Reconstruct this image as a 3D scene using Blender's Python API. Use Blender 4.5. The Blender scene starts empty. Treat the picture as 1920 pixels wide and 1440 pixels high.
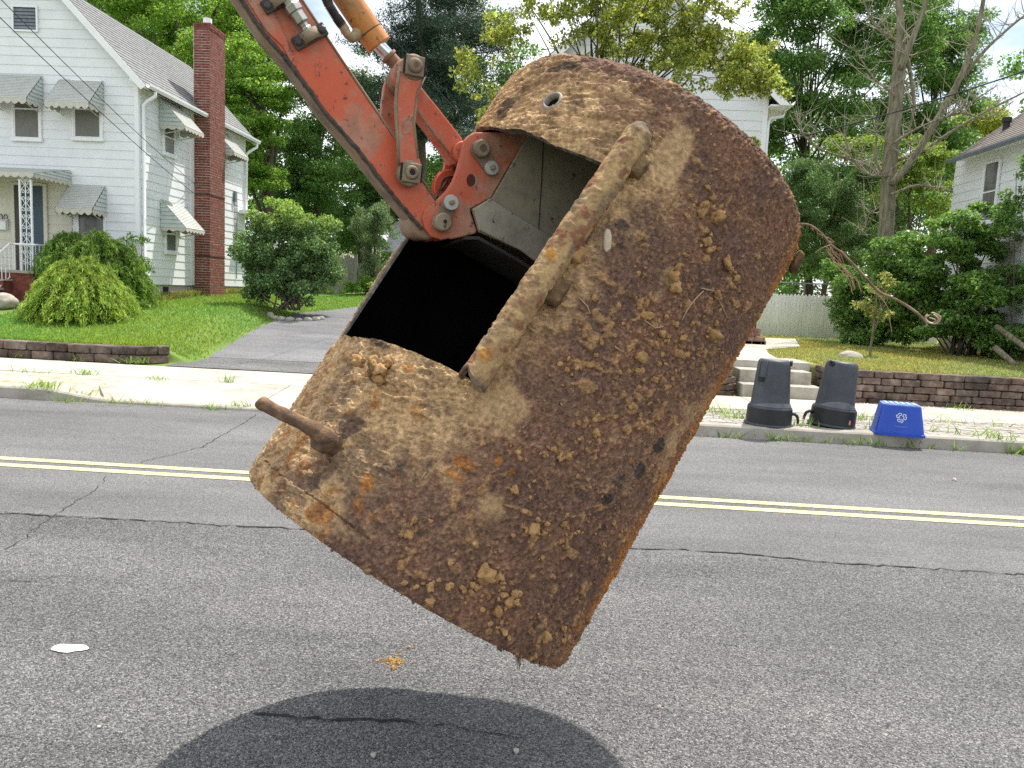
import bpy, math, random
import numpy as np
from mathutils import Vector, Matrix
rng = np.random.default_rng(7)
random.seed(7)
sc = bpy.context.scene
rad = math.radians

# ------------------------------------------------------------------ camera
FPX = 1443.0; CAMH = 1.6
def cam_axes(pitch, yaw, roll):
    f = np.array([np.sin(yaw)*np.cos(pitch), np.cos(yaw)*np.cos(pitch), np.sin(pitch)])
    r0 = np.array([np.cos(yaw), -np.sin(yaw), 0.0]); u0 = np.cross(r0, f)
    r = r0*np.cos(roll)+u0*np.sin(roll); u = np.cross(r, f)
    return r, u, f
CR, CU, CF = cam_axes(rad(-6.838), rad(-2.7356), rad(2.6862))
CO = np.array([0, 0, CAMH])
cam = bpy.data.cameras.new('camera'); cam_o = bpy.data.objects.new('camera', cam)
sc.collection.objects.link(cam_o); sc.camera = cam_o
cam.sensor_width = 36; cam.lens = FPX/1920*36; cam.clip_start = 0.05; cam.clip_end = 2000
cam_o.matrix_world = Matrix(((CR[0], CU[0], -CF[0], CO[0]), (CR[1], CU[1], -CF[1], CO[1]), (CR[2], CU[2], -CF[2], CO[2]), (0, 0, 0, 1)))

# ------------------------------------------------------------------ light
SUN_AZ, SUN_EL = rad(38), rad(66)
sd = Vector((math.sin(SUN_AZ)*math.cos(SUN_EL), math.cos(SUN_AZ)*math.cos(SUN_EL), math.sin(SUN_EL)))
sl = bpy.data.lights.new('sun', 'SUN'); sl.energy = 4.0; sl.angle = rad(0.8); sl.color = (1.0, 0.95, 0.87)
so = bpy.data.objects.new('sun', sl); sc.collection.objects.link(so)
so.rotation_euler = sd.to_track_quat('Z', 'Y').to_euler(); so.location = (10, 10, 30)
w = bpy.data.worlds.new('World'); sc.world = w; w.use_nodes = True
nt = w.node_tree; nt.nodes.clear()
def wn(t): return nt.nodes.new(t)
sky = wn('ShaderNodeTexSky'); sky.sky_type = 'NISHITA'; sky.sun_disc = False
sky.sun_elevation = SUN_EL; sky.sun_rotation = SUN_AZ; sky.air_density = 1.2; sky.dust_density = 2.0
tc = wn('ShaderNodeTexCoord'); mp = wn('ShaderNodeMapping'); mp.inputs['Scale'].default_value = (1, 1, 2.5)
nz = wn('ShaderNodeTexNoise'); nz.inputs['Scale'].default_value = 2.2; nz.inputs['Detail'].default_value = 7; nz.inputs['Roughness'].default_value = 0.55
rp = wn('ShaderNodeValToRGB'); rp.color_ramp.elements[0].position = 0.36; rp.color_ramp.elements[1].position = 0.56
mx = wn('ShaderNodeMixRGB'); mx.inputs['Color2'].default_value = (9.0, 9.3, 9.8, 1)
bg = wn('ShaderNodeBackground'); bg.inputs['Strength'].default_value = 0.11
wo = wn('ShaderNodeOutputWorld')
for a, b in ((tc.outputs['Generated'], mp.inputs['Vector']), (mp.outputs['Vector'], nz.inputs['Vector']), (nz.outputs['Fac'], rp.inputs['Fac']),
             (rp.outputs['Color'], mx.inputs['Fac']), (sky.outputs['Color'], mx.inputs['Color1']), (mx.outputs['Color'], bg.inputs['Color']), (bg.outputs['Background'], wo.inputs['Surface'])):
    nt.links.new(a, b)
sc.view_settings.view_transform = 'Standard'; sc.view_settings.look = 'None'
sc.view_settings.gamma = 1; sc.view_settings.exposure = 0.72
sc.render.engine = 'CYCLES'
cy = sc.cycles
cy.max_bounces = 6; cy.diffuse_bounces = 3; cy.glossy_bounces = 2; cy.transmission_bounces = 4; cy.transparent_max_bounces = 4
cy.sample_clamp_indirect = 8; cy.use_adaptive_sampling = True; cy.adaptive_threshold = 0.012; cy.use_denoising = False

# ------------------------------------------------------------------ pixel -> place helpers (photo pixels 1920 x 1440)
def ray(px, py): return (px-960)/FPX*CR - (py-720)/FPX*CU + CF
def gp(px, py, z=0.0):
    d = ray(px, py); return CO+d*((z-CAMH)/d[2])
def at(px, py, Y):
    d = ray(px, py); return CO+d*(Y/d[1])
def atx(px, py, X):
    d = ray(px, py); return CO+d*(X/d[0])
def onplane(px, py, n, k):
    d = ray(px, py); return CO+d*((k-n@CO)/(n@d))

# ------------------------------------------------------------------ object helpers
COL = sc.collection
WL = {}
def tag(o, label=None, cat=None, group=None, kind=None):
    if label: o['label'] = label
    if cat: o['category'] = cat
    if group: o['group'] = group
    if kind: o['kind'] = kind
    return o
def thing(name, loc, label, cat, group=None):
    o = bpy.data.objects.new(name, None); COL.objects.link(o); o.location = tuple(loc)
    o.empty_display_size = 0.2; WL[o] = np.array(loc, float)
    return tag(o, label, cat, group)
def mesh_obj(name, V, F, m, parent=None, smooth=False, origin=None, col=None):
    V = np.asarray(V, float).reshape(-1, 3)
    if parent is not None: off = WL[parent]
    elif origin is not None: off = np.array(origin, float)
    else: off = np.array([V[:, 0].mean(), V[:, 1].mean(), V[:, 2].min()])
    me = bpy.data.meshes.new(name)
    if isinstance(F, np.ndarray):
        n, k = F.shape
        me.vertices.add(len(V)); me.vertices.foreach_set('co', (V-off).astype(np.float32).ravel())
        me.loops.add(n*k); me.loops.foreach_set('vertex_index', F.astype(np.int32).ravel())
        me.polygons.add(n); me.polygons.foreach_set('loop_start', np.arange(0, n*k, k, dtype=np.int32))
        me.polygons.foreach_set('loop_total', np.full(n, k, dtype=np.int32))
        me.update(calc_edges=True)
    else:
        me.from_pydata((V-off).tolist(), [], F); me.update()
    if smooth: me.polygons.foreach_set('use_smooth', np.ones(len(me.polygons), dtype=bool))
    if col is not None:
        c = np.ones((len(V), 4), np.float32); col = np.asarray(col); c[:, :col.shape[1]] = col
        at_ = me.color_attributes.new('Col', 'FLOAT_COLOR', 'POINT'); at_.data.foreach_set('color', c.ravel())
    if m: me.materials.append(m)
    o = bpy.data.objects.new(name, me); COL.objects.link(o)
    if parent is not None:
        o.parent = parent; WL[o] = WL[parent]
    else:
        o.location = tuple(off); WL[o] = off
    return o

class MB:
    def __init__(s): s.v = []; s.f = []; s.n = 0
    def add(s, V, F):
        V = np.asarray(V, float).reshape(-1, 3)
        s.v.append(V); s.f += [[i+s.n for i in q] for q in F]; s.n += len(V); return s
    def quad(s, a, b, c, d): return s.add([a, b, c, d], [[0, 1, 2, 3]])
    def poly(s, P): return s.add(P, [list(range(len(P)))])
    def box(s, a, b):
        x0, y0, z0 = a; x1, y1, z1 = b
        V = [(x0, y0, z0), (x1, y0, z0), (x1, y1, z0), (x0, y1, z0), (x0, y0, z1), (x1, y0, z1), (x1, y1, z1), (x0, y1, z1)]
        return s.add(V, [[3, 2, 1, 0], [4, 5, 6, 7], [0, 1, 5, 4], [1, 2, 6, 5], [2, 3, 7, 6], [3, 0, 4, 7]])
    def obox(s, c, X, Y, Z, hx, hy, hz):
        c = np.array(c, float); X, Y, Z = (np.array(q, float)/np.linalg.norm(q) for q in (X, Y, Z))
        V = [c+X*hx*i+Y*hy*j+Z*hz*k for k in (-1, 1) for i, j in ((-1, -1), (1, -1), (1, 1), (-1, 1))]
        return s.add(V, [[3, 2, 1, 0], [4, 5, 6, 7], [0, 1, 5, 4], [1, 2, 6, 5], [2, 3, 7, 6], [3, 0, 4, 7]])
    def prism(s, P, d):
        P = np.asarray(P, float); n = len(P); d = np.array(d, float)
        return s.add(np.vstack([P, P+d]), [list(range(n)), list(range(2*n-1, n-1, -1))]+[[(i+1) % n, i, n+i, n+(i+1) % n] for i in range(n)])
    def tube(s, P, r, n=8, cap=True):
        P = np.asarray(P, float); m = len(P); r = np.broadcast_to(np.asarray(r, float), (m,))
        T = np.gradient(P, axis=0); T /= (np.linalg.norm(T, axis=1)[:, None]+1e-12)
        u = np.cross(T[0], [0.3, 0.2, 0.93]); 
        if np.linalg.norm(u) < 1e-3: u = np.cross(T[0], [1, 0, 0])
        V = []
        for i in range(m):
            u = u-T[i]*(u@T[i]); u /= np.linalg.norm(u); w_ = np.cross(T[i], u)
            for k in range(n):
                a = 2*math.pi*k/n; V.append(P[i]+r[i]*(math.cos(a)*u+math.sin(a)*w_))
        F = [[i*n+k, i*n+(k+1) % n, (i+1)*n+(k+1) % n, (i+1)*n+k] for i in range(m-1) for k in range(n)]
        if cap: F += [list(range(n-1, -1, -1)), [(m-1)*n+k for k in range(n)]]
        return s.add(V, F)
    def lathe(s, c, ax, prof, n=24, ref=None):
        # prof: list of (radius, height along ax)
        ax = np.array(ax, float); ax /= np.linalg.norm(ax); c = np.array(c, float)
        u = np.cross(ax, [0.31, 0.2, 0.9] if ref is None else ref); u /= np.linalg.norm(u); w_ = np.cross(ax, u)
        V = []; m = len(prof)
        for r, h in prof:
            for k in range(n):
                a = 2*math.pi*k/n; V.append(c+ax*h+r*(math.cos(a)*u+math.sin(a)*w_))
        F = [[i*n+k, i*n+(k+1) % n, (i+1)*n+(k+1) % n, (i+1)*n+k] for i in range(m-1) for k in range(n)]
        F += [list(range(n-1, -1, -1)), [(m-1)*n+k for k in range(n)]]
        return s.add(V, F)
    def cyl(s, c, ax, r, h, n=24, ch=0.0):
        if ch: return s.lathe(c, ax, [(r-ch, 0), (r, ch), (r, h-ch), (r-ch, h)], n)
        return s.lathe(c, ax, [(r, 0), (r, h)], n)
    def build(s, name, m, parent=None, smooth=False, bevel=0, origin=None, col=None, auto=False):
        V = np.vstack(s.v)
        o = mesh_obj(name, V, s.f, m, parent, smooth, origin, col)
        if bevel:
            b = o.modifiers.new('bevel', 'BEVEL'); b.width = bevel; b.segments = 2; b.limit_method = 'ANGLE'; b.angle_limit = rad(35)
        if auto:
            try: o.data.set_sharp_from_angle(angle=rad(35))
            except Exception: pass
            o.data.polygons.foreach_set('use_smooth', np.ones(len(o.data.polygons), dtype=bool)); 
            o.data.set_sharp_from_angle(angle=rad(35))
        return o

# ------------------------------------------------------------------ numpy noise
def _h(ix, iy, iz, s=0):
    n = (ix.astype(np.int64)*374761393+iy.astype(np.int64)*668265263+iz.astype(np.int64)*2147483647+s*1274126177) & 0xffffffff
    n = ((n ^ (n >> 13))*1274126177) & 0xffffffff
    n = ((n ^ (n >> 16))*2246822519) & 0xffffffff
    return ((n ^ (n >> 15)) & 0xffffff)/float(0xffffff)
def vnoise(p, s=0):
    i = np.floor(p); f = p-i; f = f*f*(3-2*f); x, y, z = i[..., 0], i[..., 1], i[..., 2]
    r = 0
    for a in (0, 1):
        for b in (0, 1):
            for c in (0, 1):
                r = r+_h(x+a, y+b, z+c, s)*np.abs(1-a-f[..., 0])*np.abs(1-b-f[..., 1])*np.abs(1-c-f[..., 2])
    return r
def fbm(p, o=4, s=0):
    r = 0; a = 0.5; t = 0
    for k in range(o): r = r+a*vnoise(p*2**k+17.3*k, s+k); t += a; a *= 0.5
    return r/t
def worley2(p, s=0):
    # returns distance to nearest jittered point and its random id (2-D)
    i = np.floor(p); best = np.full(p.shape[:-1], 9.0); bid = np.zeros(p.shape[:-1])
    z = np.zeros_like(i[..., 0])
    for a in (-1, 0, 1):
        for b in (-1, 0, 1):
            cx = i[..., 0]+a; cyy = i[..., 1]+b
            dx = cx+_h(cx, cyy, z, s)-p[..., 0]; dy = cyy+_h(cx, cyy, z, s+5)-p[..., 1]
            d = np.hypot(dx, dy); idd = _h(cx, cyy, z, s+9); k = d < best
            best = np.where(k, d, best); bid = np.where(k, idd, bid)
    return best, bid
def sstep(a, b, x):
    t = np.clip((x-a)/(b-a), 0, 1); return t*t*(3-2*t)

# ------------------------------------------------------------------ materials
def mat(name, stops, scale=4.0, detail=4.0, rough=0.7, bump=0.0, bscale=None, bdist=0.01, metal=0.0, spec=0.3, stretch=(1, 1, 1), attr=False, stops2=None, scale2=None, lo=0.3, hi=0.7, coat=0.0):
    m = bpy.data.materials.new(name); m.use_nodes = True; t = m.node_tree; N = t.nodes; L = t.links
    p = N['Principled BSDF']; p.inputs['Roughness'].default_value = rough; p.inputs['Metallic'].default_value = metal
    p.inputs['Specular IOR Level'].default_value = spec; p.inputs['Coat Weight'].default_value = coat
    c = N.new('ShaderNodeTexCoord'); mpn = N.new('ShaderNodeMapping'); mpn.inputs['Scale'].default_value = stretch
    L.new(c.outputs['Object'], mpn.inputs['Vector'])
    def ns(sv, d):
        n_ = N.new('ShaderNodeTexNoise'); n_.inputs['Scale'].default_value = sv; n_.inputs['Detail'].default_value = d; n_.inputs['Roughness'].default_value = 0.6
        L.new(mpn.outputs['Vector'], n_.inputs['Vector']); return n_
    def ramp(fac, st, lo, hi):
        r = N.new('ShaderNodeValToRGB'); e = r.color_ramp.elements
        while len(e) < len(st): e.new(0.5)
        for k, s_ in enumerate(st):
            e[k].position = lo+(hi-lo)*k/max(1, len(st)-1); e[k].color = (*s_, 1)
        L.new(fac, r.inputs['Fac']); return r.outputs['Color']
    out = ramp(ns(scale, detail).outputs['Fac'], stops, lo, hi)
    if stops2:
        o2 = ramp(ns(scale2, 3).outputs['Fac'], stops2, lo, hi)
        mm = N.new('ShaderNodeMixRGB'); mm.blend_type = 'MULTIPLY'; mm.inputs['Fac'].default_value = 1
        L.new(out, mm.inputs['Color1']); L.new(o2, mm.inputs['Color2']); out = mm.outputs['Color']
    if attr:
        a_ = N.new('ShaderNodeVertexColor'); a_.layer_name = 'Col'
        mm = N.new('ShaderNodeMixRGB'); mm.blend_type = 'MULTIPLY'; mm.inputs['Fac'].default_value = 1
        L.new(out, mm.inputs['Color1']); L.new(a_.outputs['Color'], mm.inputs['Color2']); out = mm.outputs['Color']
    L.new(out, p.inputs['Base Color'])
    if bump:
        b = N.new('ShaderNodeBump'); b.inputs['Strength'].default_value = bump; b.inputs['Distance'].default_value = bdist
        L.new(ns(bscale or scale*4, 5).outputs['Fac'], b.inputs['Height']); L.new(b.outputs['Normal'], p.inputs['Normal'])
    return m
def leafmat(name, c, tr, trans=0.4, rough=0.5):
    m = bpy.data.materials.new(name); m.use_nodes = True; t = m.node_tree; N = t.nodes; L = t.links
    p = N['Principled BSDF']; p.inputs['Roughness'].default_value = rough; p.inputs['Specular IOR Level'].default_value = 0.35
    a = N.new('ShaderNodeVertexColor'); a.layer_name = 'Col'
    def mul(cc):
        q = N.new('ShaderNodeMixRGB'); q.blend_type = 'MULTIPLY'; q.inputs['Fac'].default_value = 1; q.inputs['Color1'].default_value = (*cc, 1)
        L.new(a.outputs['Color'], q.inputs['Color2']); return q.outputs['Color']
    L.new(mul(c), p.inputs['Base Color'])
    tl = N.new('ShaderNodeBsdfTranslucent'); L.new(mul(tr), tl.inputs['Color'])
    ms = N.new('ShaderNodeMixShader'); ms.inputs['Fac'].default_value = trans
    L.new(p.outputs['BSDF'], ms.inputs[1]); L.new(tl.outputs['BSDF'], ms.inputs[2])
    L.new(ms.outputs['Shader'], N['Material Output'].inputs['Surface'])
    return m
def asphalt(name, dark, light, sc1=170, big=0.5, bstr=0.7):
    m = bpy.data.materials.new(name); m.use_nodes = True; t = m.node_tree; N = t.nodes; L = t.links
    p = N['Principled BSDF']; p.inputs['Roughness'].default_value = 0.85; p.inputs['Specular IOR Level'].default_value = 0.25
    c = N.new('ShaderNodeTexCoord')
    def vor(s):
        v = N.new('ShaderNodeTexVoronoi'); v.inputs['Scale'].default_value = s; L.new(c.outputs['Object'], v.inputs['Vector']); return v
    def nse(s, d):
        v = N.new('ShaderNodeTexNoise'); v.inputs['Scale'].default_value = s; v.inputs['Detail'].default_value = d; L.new(c.outputs['Object'], v.inputs['Vector']); return v
    v1 = vor(sc1); v2 = vor(sc1*0.45)
    sepc = N.new('ShaderNodeSeparateColor'); L.new(v1.outputs['Color'], sepc.inputs['Color'])
    r = N.new('ShaderNodeValToRGB'); e = r.color_ramp.elements
    e[0].position = 0.0; e[0].color = (*dark, 1); e[1].position = 0.86; e[1].color = (*light, 1); x = e.new(0.975); x.color = (light[0]*1.5, light[1]*1.5, light[2]*1.5, 1)
    L.new(sepc.outputs['Red'], r.inputs['Fac'])
    mpn = N.new('ShaderNodeMapping'); mpn.inputs['Scale'].default_value = (.35, 1.3, 1); L.new(c.outputs['Object'], mpn.inputs['Vector'])
    n2 = nse(big*1.5, 7); L.new(mpn.outputs['Vector'], n2.inputs['Vector']); n2.inputs['Roughness'].default_value = .65
    r2 = N.new('ShaderNodeValToRGB'); r2.color_ramp.elements[0].position = 0.32; r2.color_ramp.elements[0].color = (.66, .66, .67, 1); r2.color_ramp.elements[1].position = 0.68; r2.color_ramp.elements[1].color = (1.18, 1.17, 1.15, 1)
    L.new(n2.outputs['Fac'], r2.inputs['Fac'])
    mm = N.new('ShaderNodeMixRGB'); mm.blend_type = 'MULTIPLY'; mm.inputs['Fac'].default_value = 1
    L.new(r.outputs['Color'], mm.inputs['Color1']); L.new(r2.outputs['Color'], mm.inputs['Color2']); L.new(mm.outputs['Color'], p.inputs['Base Color'])
    ad = N.new('ShaderNodeMath'); ad.operation = 'ADD'; L.new(v1.outputs['Distance'], ad.inputs[0]); L.new(v2.outputs['Distance'], ad.inputs[1])
    b = N.new('ShaderNodeBump'); b.invert = True; b.inputs['Strength'].default_value = bstr; b.inputs['Distance'].default_value = 0.010
    L.new(ad.outputs['Value'], b.inputs['Height']); L.new(b.outputs['Normal'], p.inputs['Normal'])
    return m
def attrmat(name, rough=0.8, bump=0.3, bscale=300, spec=0.3, bdist=0.004, mott=0.25, mscale=60):
    m = bpy.data.materials.new(name); m.use_nodes = True; t = m.node_tree; N = t.nodes; L = t.links
    p = N['Principled BSDF']; p.inputs['Roughness'].default_value = rough; p.inputs['Specular IOR Level'].default_value = spec
    a = N.new('ShaderNodeVertexColor'); a.layer_name = 'Col'; c = N.new('ShaderNodeTexCoord')
    n = N.new('ShaderNodeTexNoise'); n.inputs['Scale'].default_value = mscale; n.inputs['Detail'].default_value = 6; n.inputs['Roughness'].default_value = .7; L.new(c.outputs['Object'], n.inputs['Vector'])
    r = N.new('ShaderNodeValToRGB'); r.color_ramp.elements[0].position = .3; r.color_ramp.elements[1].position = .7
    r.color_ramp.elements[0].color = (1-mott*1.6, 1-mott*1.6, 1-mott*1.6, 1); r.color_ramp.elements[1].color = (1+mott, 1+mott, 1+mott, 1)
    L.new(n.outputs['Fac'], r.inputs['Fac'])
    q = N.new('ShaderNodeMixRGB'); q.blend_type = 'MULTIPLY'; q.inputs['Fac'].default_value = 1
    L.new(a.outputs['Color'], q.inputs['Color1']); L.new(r.outputs['Color'], q.inputs['Color2']); L.new(q.outputs['Color'], p.inputs['Base Color'])
    n3 = N.new('ShaderNodeTexNoise'); n3.inputs['Scale'].default_value = bscale; n3.inputs['Detail'].default_value = 4; L.new(c.outputs['Object'], n3.inputs['Vector'])
    b = N.new('ShaderNodeBump'); b.inputs['Strength'].default_value = bump; b.inputs['Distance'].default_value = bdist
    L.new(n3.outputs['Fac'], b.inputs['Height']); L.new(b.outputs['Normal'], p.inputs['Normal'])
    return m

M = {}
M['asphalt'] = asphalt('asphalt', (.062, .062, .063), (.262, .259, .254), 165, .5, 1.0)
M['asphalt_fine'] = asphalt('fine_asphalt', (.088, .088, .090), (.240, .238, .235), 215, .45, .7)
M['drive'] = asphalt('driveway_asphalt', (.11, .11, .115), (.20, .20, .205), 120, .8, .3)
M['apron'] = asphalt('apron_asphalt', (.06, .06, .063), (.19, .19, .19), 90, .8, .6)
M['yellow'] = mat('yellow_road_paint', [(.22, .21, .17), (.48, .425, .21), (.55, .495, .26), (.62, .57, .34)], 38, 8, .8, .6, 150, .006, lo=.30, hi=.62)
M['crack'] = mat('crack_tar', [(.012, .012, .012), (.035, .034, .032)], 40, 3, .9)
M['white_spot'] = mat('white_spilled_paint', [(.75, .75, .74), (.85, .85, .84)], 40, 3, .8)
M['concrete'] = mat('concrete', [(.33, .305, .26), (.44, .41, .36), (.50, .47, .42)], 3, 8, .9, .3, 90, .004, stops2=[(.82, .81, .79), (1.05, 1.05, 1.05)], scale2=0.9)
M['concrete_old'] = mat('old_concrete', [(.26, .24, .19), (.38, .35, .29), (.46, .43, .36)], 6, 8, .9, .4, 120, .005)
M['curb'] = mat('curb_concrete', [(.27, .245, .20), (.40, .37, .32)], 5, 8, .9, .35, 120, .004)
M['paver'] = mat('paver_brick', [(.26, .235, .21), (.40, .375, .345)], 9, 4, .9, .3, 120, .004)
M['verge'] = mat('verge_dirt', [(.26, .21, .15), (.42, .37, .29), (.50, .46, .38)], 6, 8, .95, .5, 90, .01)
M['soil'] = mat('lawn_soil', [(.09, .15, .03), (.13, .20, .04), (.18, .24, .06)], 1.2, 8, .95, .6, 60, .02)
M['soil_dry'] = mat('dry_lawn_soil', [(.17, .19, .05), (.25, .25, .08), (.33, .31, .12)], 0.9, 8, .95, .6, 60, .02)
M['siding'] = mat('white_siding', [(.74, .755, .77), (.80, .81, .815)], 0.8, 4, .42, .05, 14, .004, spec=.45, stops2=[(.90, .905, .90), (1, 1, 1)], scale2=2.3)
M['siding_cream'] = mat('cream_siding', [(.60, .57, .48), (.68, .65, .57)], 2, 4, .5, .05, 20, .004)
M['trim'] = mat('white_trim', [(.76, .77, .78), (.82, .82, .82)], 3, 3, .4, 0.05, 40, .003, spec=.5)
M['soffit'] = mat('tan_soffit', [(.52, .46, .36), (.62, .57, .47)], 4, 3, .6)
M['shingle'] = mat('grey_shingles', [(.13, .135, .135), (.225, .23, .23), (.29, .295, .295)], 7, 5, .95, .5, 60, .01, stretch=(1, 1, 4), stops2=[(.8, .8, .8), (1.15, 1.14, 1.12)], scale2=28)
M['shingle_brown'] = mat('brown_shingles', [(.15, .125, .11), (.25, .22, .20)], 7, 5, .95, .5, 60, .01, stretch=(1, 1, 4), stops2=[(.8, .8, .8), (1.1, 1.1, 1.1)], scale2=28)
M['foundation'] = mat('foundation_concrete', [(.38, .34, .27), (.50, .46, .38)], 3, 6, .9, .3, 70, .006)
M['brick'] = mat('red_brick', [(.12, .036, .026), (.19, .058, .042), (.25, .085, .058)], 9, 2, .9, .35, 120, .004)
M['mortar'] = mat('mortar', [(.42, .35, .31), (.54, .46, .41)], 12, 4, .95, .3, 150, .003)
M['awning'] = mat('awning_metal', [(.42, .43, .40), (.52, .53, .50)], 5, 5, .5, .1, 60, .002, stretch=(1, 1, 1))
M['awning_side'] = mat('green_awning_metal', [(.42, .48, .45), (.52, .57, .54)], 5, 5, .5)
M['awning_edge'] = mat('awning_valance', [(.46, .44, .38), (.58, .56, .49)], 12, 5, .6)
M['glass'] = mat('window_glass', [(.07, .07, .065), (.16, .16, .15)], 2.0, 3, .12, spec=.6)
M['screen'] = mat('window_screen', [(.13, .125, .11), (.19, .185, .17)], 1.5, 4, .55)
M['dark'] = mat('dark_recess', [(.012, .012, .012), (.03, .028, .025)], 5, 3, .9)
M['door'] = mat('blue_grey_door', [(.045, .075, .105), (.06, .095, .13)], 3, 3, .4)
M['door2'] = mat('brown_storm_door', [(.05, .04, .038), (.075, .06, .055)], 3, 3, .4)
M['block'] = mat('retaining_block', [(.095, .066, .055), (.165, .125, .105), (.27, .22, .185)], 9, 7, .95, 1.0, 50, .02, stops2=[(.6, .6, .6), (1.25, 1.22, 1.18)], scale2=2.5, attr=True)
M['rock'] = mat('fieldstone', [(.30, .27, .22), (.46, .43, .37)], 8, 6, .9, .5, 50, .02)
M['picket'] = mat('white_picket_paint', [(.60, .60, .57), (.74, .745, .73)], 3, 6, .7, .2, 60, .003, stretch=(1, 1, .15))
M['grey_wood'] = mat('weathered_grey_wood', [(.15, .14, .125), (.29, .28, .25)], 9, 6, .9, .4, 60, .004, stretch=(1, 1, .1))
M['bark'] = mat('bark', [(.05, .04, .028), (.13, .11, .08)], 14, 6, .95, 1.0, 30, .03, stretch=(1, 1, .25))
M['bark_pale'] = mat('pale_dead_bark', [(.095, .084, .052), (.21, .185, .125), (.31, .28, .21)], 16, 6, .95, 1.0, 30, .03, stretch=(1, 1, .2))
M['twig'] = mat('dead_twig', [(.26, .23, .17), (.40, .36, .29)], 10, 3, .9)
M['bin_grey'] = mat('charcoal_plastic', [(.040, .045, .052), (.056, .062, .070)], 3, 5, .50, .1, 200, .001, spec=.4, stops2=[(.85, .85, .85), (1.2, 1.2, 1.2)], scale2=9)
M['bin_black'] = mat('black_plastic', [(.018, .019, .02), (.028, .029, .03)], 5, 4, .5)
M['bin_scuff'] = mat('scuffed_plastic', [(.10, .105, .115), (.15, .155, .165)], 12, 5, .6)
M['bin_blue'] = mat('blue_plastic', [(.012, .055, .36), (.018, .075, .44)], 4, 4, .42, spec=.4)
M['bin_blue_top'] = mat('pale_blue_plastic', [(.20, .30, .55), (.30, .40, .62)], 15, 6, .6)  # paler blue than the body, for the upturned base and the crease
M['white_print'] = mat('white_print', [(.80, .82, .84), (.86, .87, .88)], 10, 3, .6)
M['red_label'] = mat('red_label', [(.55, .08, .06), (.65, .35, .32)], 60, 3, .6)
M['wire'] = mat('black_wire', [(.02, .02, .02), (.035, .035, .035)], 5, 2, .6)
M['iron'] = mat('black_iron', [(.02, .02, .02), (.04, .04, .04)], 5, 2, .6)

# ------------------------------------------------------------------ setting: road, kerbs, pavements, lawns
XL, XR = -16.0, 13.0
def sheet(name, x0, x1, y0, y1, z, m, nx=1, ny=1, zf=None):
    xs = np.linspace(x0, x1, nx+1); ys = np.linspace(y0, y1, ny+1); X, Y = np.meshgrid(xs, ys)
    Z = np.full_like(X, z) if zf is None else zf(X, Y)
    V = np.stack([X, Y, Z], -1).reshape(-1, 3); i = np.arange(nx*ny); r = i//nx; c = i % nx; a = r*(nx+1)+c
    o = mesh_obj(name, V, np.stack([a, a+1, a+nx+2, a+nx+1], 1), m, origin=(0, 0, 0)); tag(o, kind='structure'); return o
def gz(x, y):
    "height of the yards behind the pavements"
    x = np.asarray(x, float); y = np.asarray(y, float)
    left = .40+.55*sstep(12.0, 17.6, y)+.16*sstep(17, 21, y)+.18*sstep(21, 30, y)
    drive = .15+.03*sstep(12.1, 13.5, y)+.124*np.clip(y-13.4, 0, 5.1)+.075*np.clip(y-18.5, 0, 8)
    right = .62+.0135*np.clip(y-12.1, 0, 30)
    low = .12
    e1 = sstep(-6.75, -5.95, x+.10*np.clip(y-13, 0, 6))           # lawn -> drive
    e2 = sstep(-2.4, -1.2, x)
    st = sstep(12.24, 12.33, y-.30*sstep(-7.0, -6.4, x)); z = (low+(left-low)*st)*(1-e1)+drive*e1
    bay = (x > 2.85) & (x < 4.45); st2 = np.where(bay, sstep(12.97, 13.0, y), sstep(12.24, 12.30, y))
    return z*(1-e2)+(low+(right-low)*st2)*e2
def gg(px, py):
    d = ray(px, py); t = 10.0
    for _ in range(60):
        P = CO+d*t; zz = float(gz(P[0], P[1])); t2 = (zz-CAMH)/d[2]
        if t2 < 0: t2 = 60
        t = .5*t+.5*min(t2, 80)
    return CO+d*t
sheet('ground', -400, 400, -200, 500, -0.06, M['soil'])
sheet('road', -200, 200, -8, 4.78, 0.0, M['asphalt'])
sheet('road', -200, 200, 4.78, 9.13, 0.0, M['asphalt_fine'])
sheet('road_marking', -120, 120, 5.895, 5.995, 0.004, M['yellow'])
sheet('road_marking', -120, 120, 6.105, 6.205, 0.004, M['yellow'])
def crack(pts, wd, name='road_crack', seed=0):
    r = np.random.default_rng(seed); P = np.array(pts, float)[:, :2]; out = []
    for a, b in zip(P[:-1], P[1:]):
        n = max(2, int(np.linalg.norm(b-a)/.045))
        out += [a+(b-a)*k/n for k in range(n)]
    out.append(P[-1]); out = np.array(out); n = len(out)
    out += np.cumsum(r.normal(0, .006, (n, 2)), 0)*.35+r.normal(0, .008, (n, 2))
    T = np.gradient(out, axis=0); T /= np.linalg.norm(T, axis=1)[:, None]+1e-9; Nn = np.stack([-T[:, 1], T[:, 0]], 1)
    hw = wd*(.25+.9*r.random(n))*np.where(r.random(n) < .08, .1, 1)
    V = np.vstack([np.c_[out+Nn*hw[:, None], np.full(n, .0045)], np.c_[out-Nn*hw[:, None], np.full(n, .0045)]])
    i = np.arange(n-1)
    o = mesh_obj(name, V, np.stack([i+n, i+n+1, i+1, i], 1), M['crack'], origin=(0, 0, 0)); tag(o, kind='structure')
crack([(-12, 4.78), (-3.55, 4.74), (-1.58, 4.79), (.64, 4.81), (1.46, 4.84), (1.84, 4.77), (3.01, 4.78), (9, 4.75)], .009, seed=1)
crack([(-3.46, 8.9), (-3.42, 8.6), (-3.25, 6.97)], .005, seed=2)
crack([(-3.25, 6.97), (-3.46, 6.3)], .0035, seed=22)
crack([(-3.46, 5.8), (-3.29, 5.38), (-3.21, 4.77), (-3.03, 4.11)], .003, seed=23)
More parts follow.
